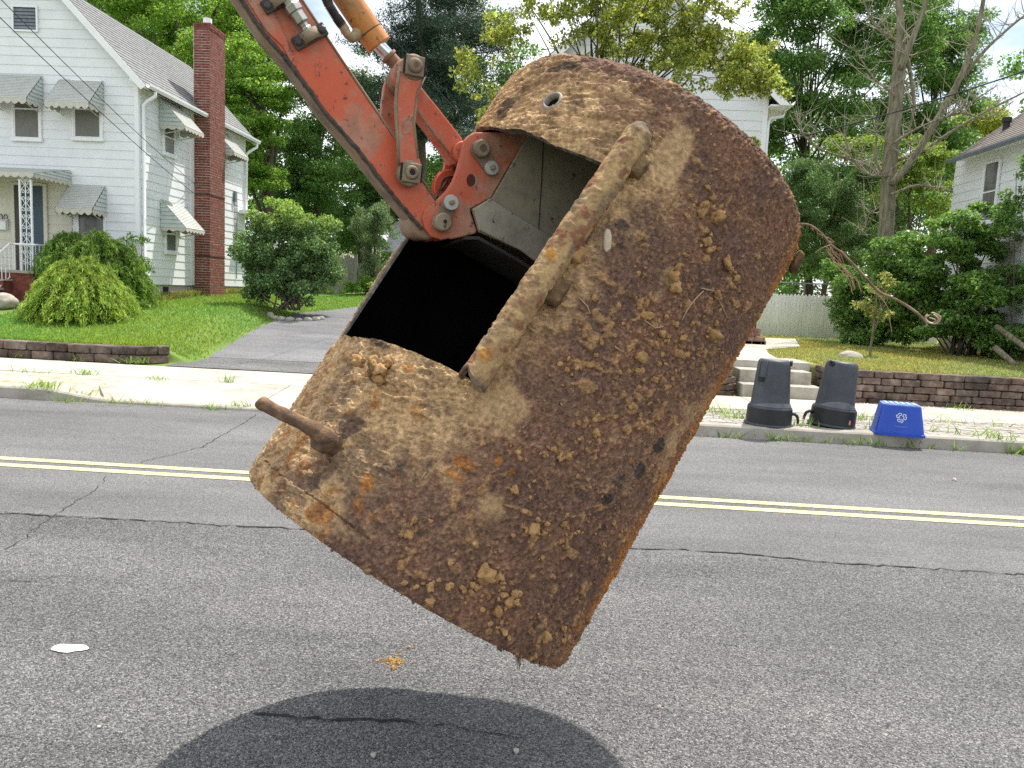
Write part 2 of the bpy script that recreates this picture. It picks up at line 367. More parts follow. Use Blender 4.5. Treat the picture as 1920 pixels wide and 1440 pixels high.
crack([(-1.02, 2.645), (-.75, 2.64), (-.45, 2.67), (-.33, 2.655)], .007, seed=3)
crack([(-.33, 2.655), (-.16, 2.63), (.0, 2.61)], .003, seed=4)
crack([(-4.0, 3.9), (-3.2, 3.72), (-2.6, 3.7)], .004, seed=5)
# spilled white paint spot and crumbs of dirt
c0 = gp(130, 1217); th = np.linspace(0, 2*np.pi, 28, endpoint=False)
rr = 1+.14*np.sin(2*th+1)+.09*np.sin(3*th)+.06*np.sin(5*th+2)+.03*np.sin(9*th)
o = mesh_obj('paint_spot', np.c_[c0[0]+.068*rr*np.cos(th), c0[1]+.040*rr*np.sin(th), np.full(28, .005)], [list(range(28))], M['white_spot'], origin=(0, 0, 0)); tag(o, kind='structure')

def blobs(mb, P, R, seed=0, sq=.7):
    r = np.random.default_rng(seed)
    ico = ICO2
    for p, q in zip(P, R):
        d = ico[0]*(1+.95*(fbm(ico[0]*1.5+r.random(3)*50, 3, 3)-.5)*2)[:, None]
        A = np.linalg.qr(r.normal(size=(3, 3)))[0]
        mb.add(np.asarray(p)+(d*np.array([1, r.uniform(.6, 1), r.uniform(.5, .9)])*q)@A.T, ico[1])
def make_ico(sub):
    t = (1+5**.5)/2
    V = [(-1, t, 0), (1, t, 0), (-1, -t, 0), (1, -t, 0), (0, -1, t), (0, 1, t), (0, -1, -t), (0, 1, -t), (t, 0, -1), (t, 0, 1), (-t, 0, -1), (-t, 0, 1)]
    F = [(0, 11, 5), (0, 5, 1), (0, 1, 7), (0, 7, 10), (0, 10, 11), (1, 5, 9), (5, 11, 4), (11, 10, 2), (10, 7, 6), (7, 1, 8), (3, 9, 4), (3, 4, 2), (3, 2, 6), (3, 6, 8), (3, 8, 9), (4, 9, 5), (2, 4, 11), (6, 2, 10), (8, 6, 7), (9, 8, 1)]
    V = [np.array(v)/np.linalg.norm(v) for v in V]
    for _ in range(sub):
        c = {}; G = []
        def mid(a, b):
            k = (min(a, b), max(a, b))
            if k not in c: m_ = V[a]+V[b]; V.append(m_/np.linalg.norm(m_)); c[k] = len(V)-1
            return c[k]
        for a, b, d in F:
            x, y, z = mid(a, b), mid(b, d), mid(d, a); G += [(a, x, z), (b, y, x), (d, z, y), (x, y, z)]
        F = G
    return np.array(V), [list(f) for f in F]
ICO = make_ico(1); ICO2 = make_ico(2); ICO3 = make_ico(3)
M['crumb'] = mat('dirt_crumbs', [(.30, .17, .05), (.46, .29, .11)], 30, 4, .95, .5, 300, .002)
mb = MB(); c0 = gp(740, 1240)
P = np.c_[c0[0]+rng.normal(0, .045, 260)*rng.random(260), c0[1]+rng.normal(0, .045, 260)*rng.random(260), np.zeros(260)]; Rr = rng.uniform(.001, .0045, 260)
P = np.vstack([P, [[c0[0]+.04, c0[1]+.13, .004], [c0[0]-.02, c0[1]+.004, .005], [c0[0]+.01, c0[1]-.07, .004]]]); Rr = np.r_[Rr, .008, .011, .010]
P[:, 2] = Rr*.5; blobs(mb, P, Rr, 4)
tag(mb.build('dirt_crumbs', M['crumb'], smooth=True), 'orange dirt crumbs scattered on asphalt under the tank', kind='stuff')
# loose pebbles on the road
mb = MB(); P = []; Rr = []
for px, py, r_ in ((968, 1411, .010), (185, 1365, .008), (1236, 1329, .009), (700, 1418, .009), (1790, 902, .02), (1425, 1003, .006), (620, 1300, .004), (330, 1180, .005), (1500, 1300, .005), (1380, 1180, .004), (1660, 1380, .006)):
    p = gp(px, py); p[2] = r_*.5; P.append(p); Rr.append(r_)
P = np.array(P)
M['pebble'] = mat('road_pebble', [(.30, .26, .22), (.50, .47, .43)], 30, 3, .9)
blobs(mb, P, Rr, 5); tag(mb.build('pebbles', M['pebble'], smooth=True), 'loose pale pebbles on the road', kind='stuff')

# kerbs
def kerb_run(mb, xs, hs, y0, y1):
    n = len(xs); P = []
    for x, h in zip(xs, hs):
        c = min(.02, h*.4); P += [(x, y0-.012, -.02), (x, y0, h-c), (x, y0+c, h), (x, y1, h), (x, y1, -.02)]
    F = []
    for i in range(n-1):
        for k in range(4): F.append([i*5+k, (i+1)*5+k, (i+1)*5+k+1, i*5+k+1])
    mb.add(P, F)
mb = MB(); xs = np.r_[np.linspace(-60, -6.4, 12), np.linspace(-6.3, -5.2, 10), np.linspace(-5, -1.6, 10)]
kerb_run(mb, xs, .145-.105*sstep(-6.35, -5.35, xs), 9.13, 9.29); o = mb.build('kerb', M['curb'], origin=(0, 0, 0)); tag(o, kind='structure')
mb = MB(); xs = np.r_[np.linspace(-1.5, -.4, 8), np.linspace(0, 60, 30)]
kerb_run(mb, xs, .04+.105*sstep(-1.4, -.5, xs), 9.13, 9.29); o = mb.build('kerb', M['curb'], origin=(0, 0, 0)); tag(o, kind='structure')
# pavement slabs
def slabs(name, edges, y0, y1, z, m, gap=.006):
    mb = MB()
    for a, b in zip(edges[:-1], edges[1:]): mb.box((a+gap, y0, z-.12), (b-gap, y1, z+random.uniform(-.002, .002)))
    o = mb.build(name, m, bevel=.006, origin=(0, 0, 0)); tag(o, kind='structure'); return o
slabs('pavement', list(np.arange(-40, -9.3, 1.4))+[-9.4, -7.83, -6.47, -4.72, -3.05, -1.5, 0, 1.5, 3.0, 4.5, 6.0, 7.5, 9, 10.5, 12, 13.5, 20], 10.60, 12.05, .145, M['concrete'])
sheet('pavement_base', -60, 60, 9.29, 12.6, .022, M['verge'])
# drive apron with a slanted left edge
mb = MB(); 
for P in ([(-5.55, 9.295), (-3.64, 9.295), (-3.64, 10.59), (-6.45, 10.59), (-6.2, 10.2)], [(-3.625, 9.295), (-1.6, 9.295), (-1.6, 10.59), (-3.625, 10.59)]):
    mb.prism([(x, y, .04+.10*sstep(9.3, 10.5, y)) for x, y in P][::-1], (0, 0, -.1))
o = mb.build('drive_apron', M['concrete'], origin=(0, 0, 0)); tag(o, kind='structure')
sheet('verge', -40, -5.6, 9.285, 10.6, .125, M['verge'], 60, 6, lambda X, Y: .128+.012*fbm(np.stack([X*3, Y*3, 0*X], -1), 3)-.12*sstep(-6.25, -5.7, X-.9*(Y-9.9)))
# paver strip, real bricks
mb = MB(); yy = 9.30; row = 0
while yy < 10.55:
    xx = -1.5+(.1 if row % 2 else 0)
    while xx < 9.5:
        mb.box((xx+.005, yy+.005, .08), (xx+.195, yy+.095, .138+random.uniform(-.004, .004))); xx += .2
    yy += .1; row += 1
o = mb.build('paver_strip', M['paver'], origin=(0, 0, 0)); tag(o, kind='structure')
sheet('verge', -1.5, 20, 9.29, 10.6, .126, M['verge'])
# yards
xs = np.unique(np.r_[np.linspace(-40, 40, 260), np.linspace(-8, -5, 60), 2.845, 2.855, 4.445, 4.455]); ys = np.unique(np.r_[np.linspace(12.05, 14.2, 90), np.linspace(14.2, 75, 160)])
A, B = np.meshgrid(xs, ys); i = np.arange((len(xs)-1)*(len(ys)-1)); a_ = (i//(len(xs)-1))*len(xs)+i % (len(xs)-1)
o = tag(mesh_obj('lawn', np.stack([A, B, gz(A, B)], -1).reshape(-1, 3), np.stack([a_, a_+1, a_+len(xs)+1, a_+len(xs)], 1), M['soil'], origin=(0, 0, 0)), kind='structure')
o.data.materials.append(M['soil_dry'])
me = o.data; cx = np.array([p.center[0] for p in me.polygons]); me.polygons.foreach_set('material_index', (cx > -1.5).astype(np.int32))
sheet('driveway', -6.2, -3.0, 12.055, 13.42, 0, M['apron'], 14, 10, lambda X, Y: gz(np.clip(X+.25, -5.6, -3.2), Y)+.006)
def dedge(Y): return np.interp(Y, [12, 13.3, 16, 17.5, 18.6, 19.4, 20.3, 21.5, 26, 40], [-6.1, -6.2, -6.36, -6.38, -6.2, -5.9, -5.4, -5.2, -4.8, -4.6])
def drv(X, Y): return gz(np.clip(X+.35, -6.5, -3.2), Y)+.012
xs = np.linspace(0, 1, 15); ys = np.linspace(13.40, 40, 60); A, B = np.meshgrid(xs, ys)
Xd = (dedge(B)+.05*np.sin(B*3)*(1-A))*(1-A)-3.0*A
V = np.stack([Xd, B, drv(np.clip(Xd, -6.0, -3.2), B)], -1).reshape(-1, 3); i = np.arange(14*59); r_ = i//14; c_ = i % 14; a_ = r_*15+c_
tag(mesh_obj('driveway', V, np.stack([a_, a_+1, a_+16, a_+15], 1), M['drive'], origin=(0, 0, 0)), kind='structure')
# garden path on the right
def path(pts, name='garden_path'):
    P = np.array([(x, y, float(gz(x, y))+.022) for x, y in pts])
    tag(mesh_obj(name, P, [list(range(len(P)))], M['concrete'], origin=(0, 0, 0)), kind='structure')
pp = [(2.0, 13.0), (3.87, 13.0), (4.10, 14.72), (4.33, 15.7), (5.39, 16.94), (6.19, 19.9), (5.0, 19.5), (3.5, 17.0), (2.0, 15.0)]
path(pp)

# ------------------------------------------------------------------ building helpers
def lap(mb, P0, U, Vv, N, L, H, p=.2, lip=.014, fl=None, fr=None):
    P0, U, Vv, N = (np.array(q, float) for q in (P0, U, Vv, N)); n = int(math.ceil(H/p-1e-6))
    for i in range(n):
        h0 = i*p; h1 = min(H, h0+p)
        a0 = fl(h0) if fl else 0; b0 = fr(h0) if fr else L; a1 = fl(h1) if fl else 0; b1 = fr(h1) if fr else L
        if b0-a0 < .01: continue
        if b1 < a1: a1 = b1 = (a1+b1)/2
        A = P0+U*a0+Vv*h0; B = P0+U*b0+Vv*h0; C = P0+U*b1+Vv*h1; D = P0+U*a1+Vv*h1
        mb.quad(A+N*lip, B+N*lip, C+N*.001, D+N*.001); mb.quad(A, B, B+N*lip, A+N*lip)
def awning(house, c, out, side, width, drop, proj, val=.10, porch=False):
    "metal awning: c = middle of its top edge on the wall, out = outward, side = along the wall"
    c, out, side = (np.array(q, float) for q in (c, out, side)); up = np.array([0, 0, 1.0]); hw = width/2
    mb = MB(); sl = out*proj-up*drop; ln = np.linalg.norm(sl); sdir = sl/ln; nn = np.cross(side, sdir); nn *= np.sign(nn[2])
    n = max(4, int(ln/.055))
    for i in range(n):       # overlapping slats
        A = c+sl*(i/n); B = c+sl*((i+1)/n)
        mb.quad(A-side*hw+nn*.002, A+side*hw+nn*.002, B+side*hw+nn*.012, B-side*hw+nn*.012)
        mb.quad(B-side*hw, B+side*hw, B+side*hw+nn*.012, B-side*hw+nn*.012)
    aw = mb.build('awning', M['awning'], house)
    for s in (-1, 1):
        ms = MB(); k = max(4, int(drop/.085)); bot = c-up*drop
        for i in range(k):
            f0, f1 = i/k, (i+1)/k
            A = c-up*drop*f0+side*s*hw; B = A+out*proj*f0; C = c-up*drop*f1+side*s*hw; D = C+out*proj*f1
            o_ = side*s
            ms.quad(A+o_*.001, B+o_*.001, D+o_*.022, C+o_*.022); ms.quad(C, D, D+o_*.022, C+o_*.022)
        ms.build('side_panel', M['awning_side'], aw)
    mv = MB()
    def scal(a, b, n_, inner):
        a = np.array(a); b = np.array(b); m_ = n_*6; P = []; Q = []
        for i in range(m_+1):
            t = i/m_; x = a+(b-a)*t; P.append(x+up*.012); Q.append(x-up*(val*.55+val*.45*abs(math.sin(math.pi*n_*t))))
        V_ = np.vstack([P, Q]); mv.add(V_, [[i, i+1, m_+2+i, m_+1+i] for i in range(m_)])
        V2 = V_+inner; mv.add(V2, [[i, i+1, m_+2+i, m_+1+i] for i in range(m_)])
    e = c+sl; ns = max(4, int(width/.16)); nd = max(3, int(proj/.16))
    scal(e-side*hw+out*.004, e+side*hw+out*.004, ns, -out*.004)
    for s in (-1, 1): scal(c-up*drop+side*s*(hw+.011), e+side*s*(hw+.011), nd, -side*s*.006)
    mv.build('valance', M['awning_edge'], aw)
    if not porch:
        for s in (-1, 1): MB().tube([e+side*s*(hw-.08)-up*.06, c-up*(drop+.18)+side*s*(hw-.1)+out*.03], .012, 5).build('bracket', M['awning_edge'], aw)
def window(house, c, out, side, w_, h_, pane, sash=True, fr=.055):
    c, out, side = (np.array(q, float) for q in (c, out, side)); up = np.array([0, 0, 1.0])
    mb = MB(); d = .045
    for s in (-1, 1): mb.obox(c+side*s*(w_/2+fr/2)+out*d/2, side, out, up, fr/2, d/2, h_/2+fr)
    mb.obox(c+up*(h_/2+fr/2)+out*d/2, side, out, up, w_/2, d/2-.002, fr/2)
    f = mb.build('window', M['trim'], house, bevel=.004)
    MB().obox(c+out*.018, side, out, up, w_/2, .003, h_/2).build('pane', pane, f)
    MB().obox(c-up*(h_/2+.06)+out*.035, side, out, up, w_/2+fr+.02, .035, .04).obox(c-up*(h_/2+.01)+out*.02, side, out, up, w_/2, .018, .012).build('sill', M['trim'], f, bevel=.004)
    if sash:
        ms = MB(); ms.obox(c+out*.028, side, out, up, w_/2, .008, .016)
        for s in (-1, 1): ms.obox(c+side*s*(w_/2-.014)+out*.026, side, out, up, .013, .008, h_/2)
        ms.build('sash', M['trim'], f)
    return f
def shingle_roof(mb, A, B, C, D, th=.05):
    "A-B eave, D-C ridge"
    A, B, C, D = (np.array(q, float) for q in (A, B, C, D)); N = np.cross(B-A, D-A); N /= np.linalg.norm(N)
    if N[2] < 0: N = -N
    n = max(2, int(np.linalg.norm(D-A)/.14))
    for i in range(n):
        f0, f1 = i/n, (i+1)/n
        a, b, c, d = A+(D-A)*f0, B+(C-B)*f0, B+(C-B)*f1, A+(D-A)*f1
        mb.quad(a+N*.014, b+N*.014, c+N*.002, d+N*.002); mb.quad(a, b, b+N*.014, a+N*.014)
    for P in ((A, B), (B, C), (C, D), (D, A)): mb.quad(P[0]-N*th, P[1]-N*th, P[1]+N*.003, P[0]+N*.003)
    mb.quad(A-N*th, B-N*th, C-N*th, D-N*th)

# ------------------------------------------------------------------ white house on the left
XW, YF, YB, ZB, ZE = -9.57, 17.5, 23.55, 1.37, 6.0
XC = -12.13; XLf = 2*XC-XW
hs = thing('house', (XC, YF, 0.9), 'white sided two-storey house with metal awnings and a tall brick chimney', 'house')
def rk(h):                          # half width of the gable at height h above the siding's bottom
    z = ZB+h
    if z < 6.02: return XW-XC
    if z < 7.86: return XW-XC-(z-6.02)
    return max(0, (XW-XC-1.84)*(1-(z-7.86)/.06))
mb = MB()
lap(mb, (XC, YF, ZB), (1, 0, 0), (0, 0, 1), (0, -1, 0), 1, 6.55, .2, .014, lambda h: -rk(h), rk)
lap(mb, (XW, YF, ZB), (0, 1, 0), (0, 0, 1), (1, 0, 0), YB-YF, ZE-ZB-.02, .2)
mb.quad((XLf, YF, ZB), (XLf, YB, ZB), (XLf, YB, ZE), (XLf, YF, ZE)); mb.quad((XLf, YB, ZB), (XW, YB, ZB), (XW, YB, ZE), (XLf, YB, ZE))
mb.build('wall', M['siding'], hs)
for a, b in (((XW-.08, YF-.022, ZB), (XW+.022, YF+.001, 6.0)), ((XW, YF+.001, ZB), (XW+.022, YF+.09, 5.85)), ((XW, 20.0, ZB), (XW+.024, 20.2, 5.85)), ((XW, YB-.1, ZB), (XW+.024, YB+.02, 5.85))):
    MB().box(a, b).build('corner_board', M['trim'], hs, bevel=.003)
mb = MB(); mb.box((XLf, YF+.03, .5), (XW-.03, YB-.03, ZB+.004)); fo = mb.build('foundation', M['foundation'], hs)
for y in (18.75, 22.2):
    m2 = MB(); m2.box((XW-.06, y-.13, 1.12), (XW-.018, y+.13, 1.32)); m2.build('vent', M['dark'], fo)
mb = MB(); ov = .27
E0, E1 = YF-.18, YB+.30
shingle_roof(mb, (XW+ov, E0, 6.05-ov), (XW+ov, E1, 6.05-ov), (-11.37, E1, 7.915), (-11.37, E0, 7.915))
shingle_roof(mb, (-11.37, E0, 7.92), (-11.37, E1, 7.92), (XC, E1, 7.96), (XC, E0, 7.96))
shingle_roof(mb, (2*XC+11.37, E0, 7.92), (2*XC+11.37, E1, 7.92), (XC, E1, 7.965), (XC, E0, 7.965))
shingle_roof(mb, (XLf-ov, E0, 6.05-ov), (XLf-ov, E1, 6.05-ov), (2*XC+11.37, E1, 7.915), (2*XC+11.37, E0, 7.915))
rf = mb.build('roof', M['shingle'], hs)
for s in (1, -1):                    # rake boards
    def X_(x): return XC+s*(x-XC)
    P = [(X_(XW+ov+.02), E0-.02, 6.05-ov-.02), (X_(-11.37), E0-.02, 7.91), (X_(-11.37), E0-.02, 7.72), (X_(XW+ov-.10), E0-.02, 6.05-ov-.10)]
    MB().prism(P, (0, .024, 0)).build('rake_board', M['trim'], rf); P = [(x, E1-.004, z) for x, y, z in P]; MB().prism(P, (0, .024, 0)).build('rake_board', M['trim'], rf)
    MB().prism([(X_(XW+ov), E0+.01, 5.74), (X_(XW+ov), E0+.01, 5.70), (X_(XW-.1), E0+.01, 5.88), (X_(XW-.1), E0+.01, 6.0)], (0, .16, 0)).build('eave_return', M['trim'], rf)
mb = MB(); mb.quad((XW, YF-.15, 5.80), (XW+ov-.02, YF-.15, 5.72), (XW+ov-.02, E1-.03, 5.72), (XW, E1-.03, 5.80)); mb.box((XW+.001, YF+.1, 5.78), (XW+.02, YB, 5.98)); mb.build('soffit', M['soffit'], hs)
mb = MB()                            # gutter with rolled lip
pr_ = [(0, .0), (.02, -.07), (.08, -.085), (.115, -.03), (.118, .01), (.105, .005), (.10, -.02), (.075, -.07), (.03, -.06), (.012, 0)]
P = [(XW+ov+.005+x, E0, 5.80+z) for x, z in pr_]; mb.prism(P, (0, E1-E0, 0)); gu = mb.build('gutter', M['trim'], hs)
mb = MB(); mb.tube([(XW+ov+.05, YF+.16, 5.73), (XW+ov+.05, YF+.16, 5.62), (XW+.16, YF+.12, 5.50), (XW+.075, YF+.10, 5.40), (XW+.07, YF+.10, 5.2), (XW+.07, YF+.10, 1.1), (XW+.12, YF-.05, .98)], .042, 8); mb.build('downspout', M['trim'], hs, smooth=True)
mb = MB(); mb.tube([(XW+ov+.05, YB+.15, 5.73), (XW+ov+.05, YB+.15, 5.60), (XW+.16, YB+.0, 5.45), (XW+.08, YB-.04, 5.35), (XW+.075, YB-.04, 5.2), (XW+.075, YB-.04, 3.6)], .042, 8); mb.build('downspout', M['trim'], hs, smooth=True)
mb = MB(); mb.box((XW+.03, YB-.5, 3.55), (XW+.5, YB+.6, 3.66)); mb.build('porch_ledge', M['trim'], hs, bevel=.01)
# brick chimney
CX0, CX1, CY0, CY1 = XW+.01, XW+.43, 20.22, 21.15
ch = None; mbk = MB(); zz = .9; row = 0
def rnd_box(mb, a, b, j=.003):
    a = np.array(a)+rng.uniform(-j, j, 3); b = np.array(b)+rng.uniform(-j, j, 3); mb.box(a, b)
while zz < 8.08:
    h = .051; ex = .02 if zz > 7.93 else 0
    sh = .0 if row % 2 else .105; dp = .09 if row % 2 else .195
    for x in np.arange(CX0-sh, CX1, .21):
        a, b = max(x, CX0), min(x+.2, CX1+ex)
        if CX1-b < .06: b = CX1+ex
        if b-a > .03 and a < CX1-.035: rnd_box(mbk, (a, CY0-ex, zz), (b, CY0+(dp if b > CX1-.02 else .09), zz+h))
    for y in np.arange(CY0+dp+.012-(0 if row % 2 else .0), CY1, .21):
        a, b = y, min(y+.2, CY1+ex)
        if b-a > .03: rnd_box(mbk, (CX1-.09, a, zz), (CX1+ex, b, zz+h))
    zz += .0665; row += 1
ch = mbk.build('chimney', M['brick'], hs)
mb = MB(); mb.box((CX0-.02, CY0+.006, .7), (CX1-.006, CY1-.006, 8.06)); mb.build('mortar', M['mortar'], ch)
mb = MB(); mb.cyl((CX0+.2, CY0+.35, 8.0), (0, 0, 1), .11, .28, 16); mb.build('flue', mat('pale_flue', [(.70, .72, .74), (.80, .82, .83)], 6, 3, .4), ch, auto=True)
for z in (2.15, 3.75): MB().box((XW-.0, CY0-.012, z), (CX1+.012, CY0-.004, z+.02)).box((CX1+.004, CY0-.004, z), (CX1+.012, CY1, z+.02)).build('strap', M['iron'], ch)
# windows and awnings, front
F_, S_ = (0, -1, 0), (1, 0, 0)
window(hs, (-12.15, YF-.012, 5.20), F_, S_, .60, 1.24, M['screen'], fr=.045)
window(hs, (-10.73, YF-.012, 5.24), F_, S_, .62, 1.20, M['screen'], fr=.045)
window(hs, (-10.68, YF-.012, 2.42), F_, S_, .58, 1.30, M['glass'], False, fr=.045)
awning(hs, (-12.28, YF-.02, 5.94), F_, S_, 1.02, .62, .56, .13)
awning(hs, (-10.86, YF-.02, 5.88), F_, S_, 1.00, .62, .56, .13)
awning(hs, (-10.76, YF-.02, 3.56), F_, S_, .84, .58, .54, .13)
awning(hs, (-12.65, YF-.02, 3.88), F_, S_, 3.0, .26, 1.28, porch=True)
vn = MB()
for i in range(6): vn.quad((-12.39, YF-.03, 6.94+i*.075), (-11.87, YF-.03, 6.94+i*.075), (-11.87, YF-.016, 7.005+i*.075), (-12.39, YF-.016, 7.005+i*.075))
M['louvre'] = mat('grey_louvre', [(.13, .15, .18), (.20, .22, .25)], 6, 3, .6)
vo = vn.build('louvre', M['louvre'], hs)
mb = MB()
for a, b in (((-12.43, YF-.05, 6.88), (-11.83, YF-.012, 6.92)), ((-12.43, YF-.05, 7.40), (-11.83, YF-.012, 7.44)), ((-12.43, YF-.05, 6.921), (-12.392, YF-.013, 7.399)), ((-11.868, YF-.05, 6.921), (-11.83, YF-.013, 7.399))): mb.box(a, b)
mb.build('frame', M['trim'], vo); MB().box((-12.40, YF-.014, 6.92), (-11.86, YF-.0135+.002, 7.40)).build('backing', M['dark'], vo)
# side windows and awnings
O_, T_ = (1, 0, 0), (0, 1, 0)
window(hs, (XW+.012, 18.86, 4.93), O_, T_, .50, .72, M['glass'])
window(hs, (XW+.012, 18.92, 2.62), O_, T_, .50, .80, M['glass'])
window(hs, (XW+.012, 21.75, 5.0), O_, T_, .50, .72, M['glass'])
awning(hs, (XW+.02, 18.92, 5.80), O_, T_, 1.0, .66, .62)
awning(hs, (XW+.02, 18.95, 3.42), O_, T_, 1.0, .66, .62)
awning(hs, (XW+.02, 21.75, 5.70), O_, T_, 1.0, .66, .62)
mb = MB(); mb.tube([(XW+.04, 22.9, 3.9), (XW+.04, 22.9, 1.6)], .014, 6).tube([(XW+.04, 22.75, 3.95), (XW+.04, 22.75, 2.2)], .012, 6).box((XW+.02, 22.68, 3.85), (XW+.09, 22.8, 4.15)); mb.build('conduit', M['louvre'], hs)
# porch: siding under the canopy, door, column, railing, steps
mb = MB(); lap(mb, (-13.6, YF-.016, 1.45), (1, 0, 0), (0, 0, 1), (0, -1, 0), 2.45, 2.2, .2, .014); mb.build('porch_wall', M['siding_cream'], hs)
mb = MB(); mb.box((-12.50, YF-.045, 1.5), (-12.30, YF-.034, 3.5)).box((-12.30, YF-.04, 1.5), (-11.80, YF-.0341, 3.5))
dr = MB().box((-12.28, YF-.050, 1.5), (-11.80, YF-.034, 3.5)).build('door', M['door'], hs)
MB().box((-12.48, YF-.050, 1.5), (-12.285, YF-.034, 3.5)).build('storm_door', M['door2'], dr)
mb = MB(); c = np.array((-12.0, YF-.056, 3.0))
for r_ in (.18, .09): mb.tube([c+np.array((math.cos(a), 0, math.sin(a)))*r_ for a in np.linspace(0, math.pi, 14)], .006, 4)
for a in np.linspace(0, math.pi, 5): mb.tube([c, c+np.array((math.cos(a), 0, math.sin(a)))*.18], .005, 4)
mb.build('fanlight', M['louvre'], dr)
mb = MB(); mb.lathe((-12.33, YF-.05, 2.18), (0, -1, 0), [(.02, 0), (.03, .02), (.035, .05), (.02, .07)], 12); mb.build('handle', M['trim'], dr, smooth=True)
mb = MB()
for a, b in (((-12.57, YF-.07, 1.5), (-12.485, YF-.033, 3.55)), ((-11.797, YF-.07, 1.5), (-11.71, YF-.033, 3.55)), ((-12.484, YF-.069, 3.502), (-11.798, YF-.033, 3.56))): mb.box(a, b)
mb.build('door_frame', M['siding_cream'], dr, bevel=.004)
def numeral_zero(c): return [np.array(c)+np.array((.038*math.cos(a), 0, .062*math.sin(a))) for a in np.linspace(0, 2*math.pi, 21)]
mb = MB()
for x in (-12.83, -12.715): mb.tube(numeral_zero((x, YF-.042, 2.76)), .0085, 5)
mb.build('house_number', M['iron'], hs)
mb = MB(); mb.box((-13.05, YF-.13, 2.47), (-12.66, YF-.034, 2.68)).prism([(-13.07, YF-.15, 2.66), (-12.64, YF-.15, 2.66), (-12.64, YF-.036, 2.71), (-13.07, YF-.036, 2.71)], (0, 0, .012)); mb.build('mailbox', M['trim'], hs, bevel=.006)
pc = np.array((-11.41, 16.3, 0)); mb = MB()
for dx in (-.125, .125): mb.box((pc[0]+dx-.018, pc[1]-.018, 1.5), (pc[0]+dx+.018, pc[1]+.018, 3.5))
mb.box((pc[0]-.008, pc[1]-.008, 1.5), (pc[0]+.008, pc[1]+.008, 3.5))
co = mb.build('porch_column', M['trim'], hs)
mb = MB()
def scroll(c, s, f, r0=.048):
    return [np.array(c)+np.array((s*r*math.cos(a), 0, f*r*math.sin(a))) for a, r in ((t, r0*(1-t/9.5)) for t in np.linspace(-.6, 7.6, 22))]
for k in range(5):
    z = 1.72+k*.38
    for s in (-1, 1):
        mb.tube(scroll((pc[0]+s*.060, pc[1], z), s, 1), .0075, 4); mb.tube(scroll((pc[0]+s*.060, pc[1], z+.25), s, -1), .0075, 4)
        mb.tube([(pc[0]+s*.11, pc[1], z+.02), (pc[0]+s*.02, pc[1], z+.14), (pc[0]+s*.10, pc[1], z+.25)], .0075, 4)
mb.build('scrollwork', M['trim'], co)
mb = MB(); mb.box((-13.6, 16.1, .6), (-11.15, YF-.04, 1.5)); po = mb.build('porch_base', M['brick'], hs)
MB().box((-13.62, 16.07, 1.5), (-11.12, YF-.045, 1.56)).build('porch_slab', M['concrete_old'], po, bevel=.008)
for i in range(4):
    m2 = MB(); m2.box((-13.6, 16.1-.28*(i+1), .5), (-11.62, 16.1-.28*i-.001, 1.32-.19*i)); st = m2.build('step', M['brick'], hs)
    MB().box((-13.62, 16.08-.28*(i+1), 1.321-.19*i), (-11.60, 16.1-.28*i, 1.36-.19*i)).build('tread', M['concrete_old'], st, bevel=.006)
mb = MB()
rz = lambda y: 2.12 if y > 16.1 else 2.12-(16.1-y)*.68
for x0, x1, y0, y1 in ((-11.62, -11.15, 16.2, 16.2), (-11.15, -11.15, 16.2, 17.4), (-11.66, -11.66, 14.9, 16.2)):
    n = max(3, int(math.hypot(x1-x0, y1-y0)/.11)); top = []
    for i in range(n+1):
        x = x0+(x1-x0)*i/n; y = y0+(y1-y0)*i/n; zt = rz(y); top.append((x, y, zt)); mb.tube([(x, y, zt-.72), (x, y, zt)], .009, 4)
    mb.tube(top, .02, 6); mb.tube([(x, y, z-.70) for x, y, z in top], .012, 4)
for y in (15.1, 15.5, 15.9):
    for s in (-1, 1):
        cc = (-11.66, y, rz(y)-.33); mb.tube([np.array(cc)+np.array((0, s*r*math.cos(a), r*math.sin(a))) for a, r in ((t, .05*(1-t/9.5)) for t in np.linspace(-.6, 7.6, 18))], .008, 4)
mb.build('railing', M['trim'], hs)

# wires to the house and across the right
def wire(a, b, sag, r, label, n=24):
    t = np.linspace(0, 1, n)[:, None]; P = np.array(a)*(1-t)+np.array(b)*t; P[:, 2] -= (4*sag*t*(1-t))[:, 0]
    tag(MB().tube(P, r, 6).build('utility_wire', M['wire'], smooth=True), label, 'wire', 'overhead wires')
wire(at(-330, -290, 7.5), (CX0, CY0-.02, 3.77), .12, .0068, 'overhead wire meeting the brick chimney at its metal strap, lower of the left pair')
wire(at(-250, -260, 7.5), (CX0+.02, CY0-.02, 4.02), .12, .006, 'overhead wire ending just above the chimney strap, upper of the left pair')
wire(at(2100, 70, 14.0), at(1477, 262, 20.0), .12, .014, 'dark overhead wire crossing in front of the bare tree on the right')
wire(at(560, -140, 12.0), at(905, 262, 22.0), .05, .007, 'thin pale overhead wire slanting past the excavator piston towards the tank')

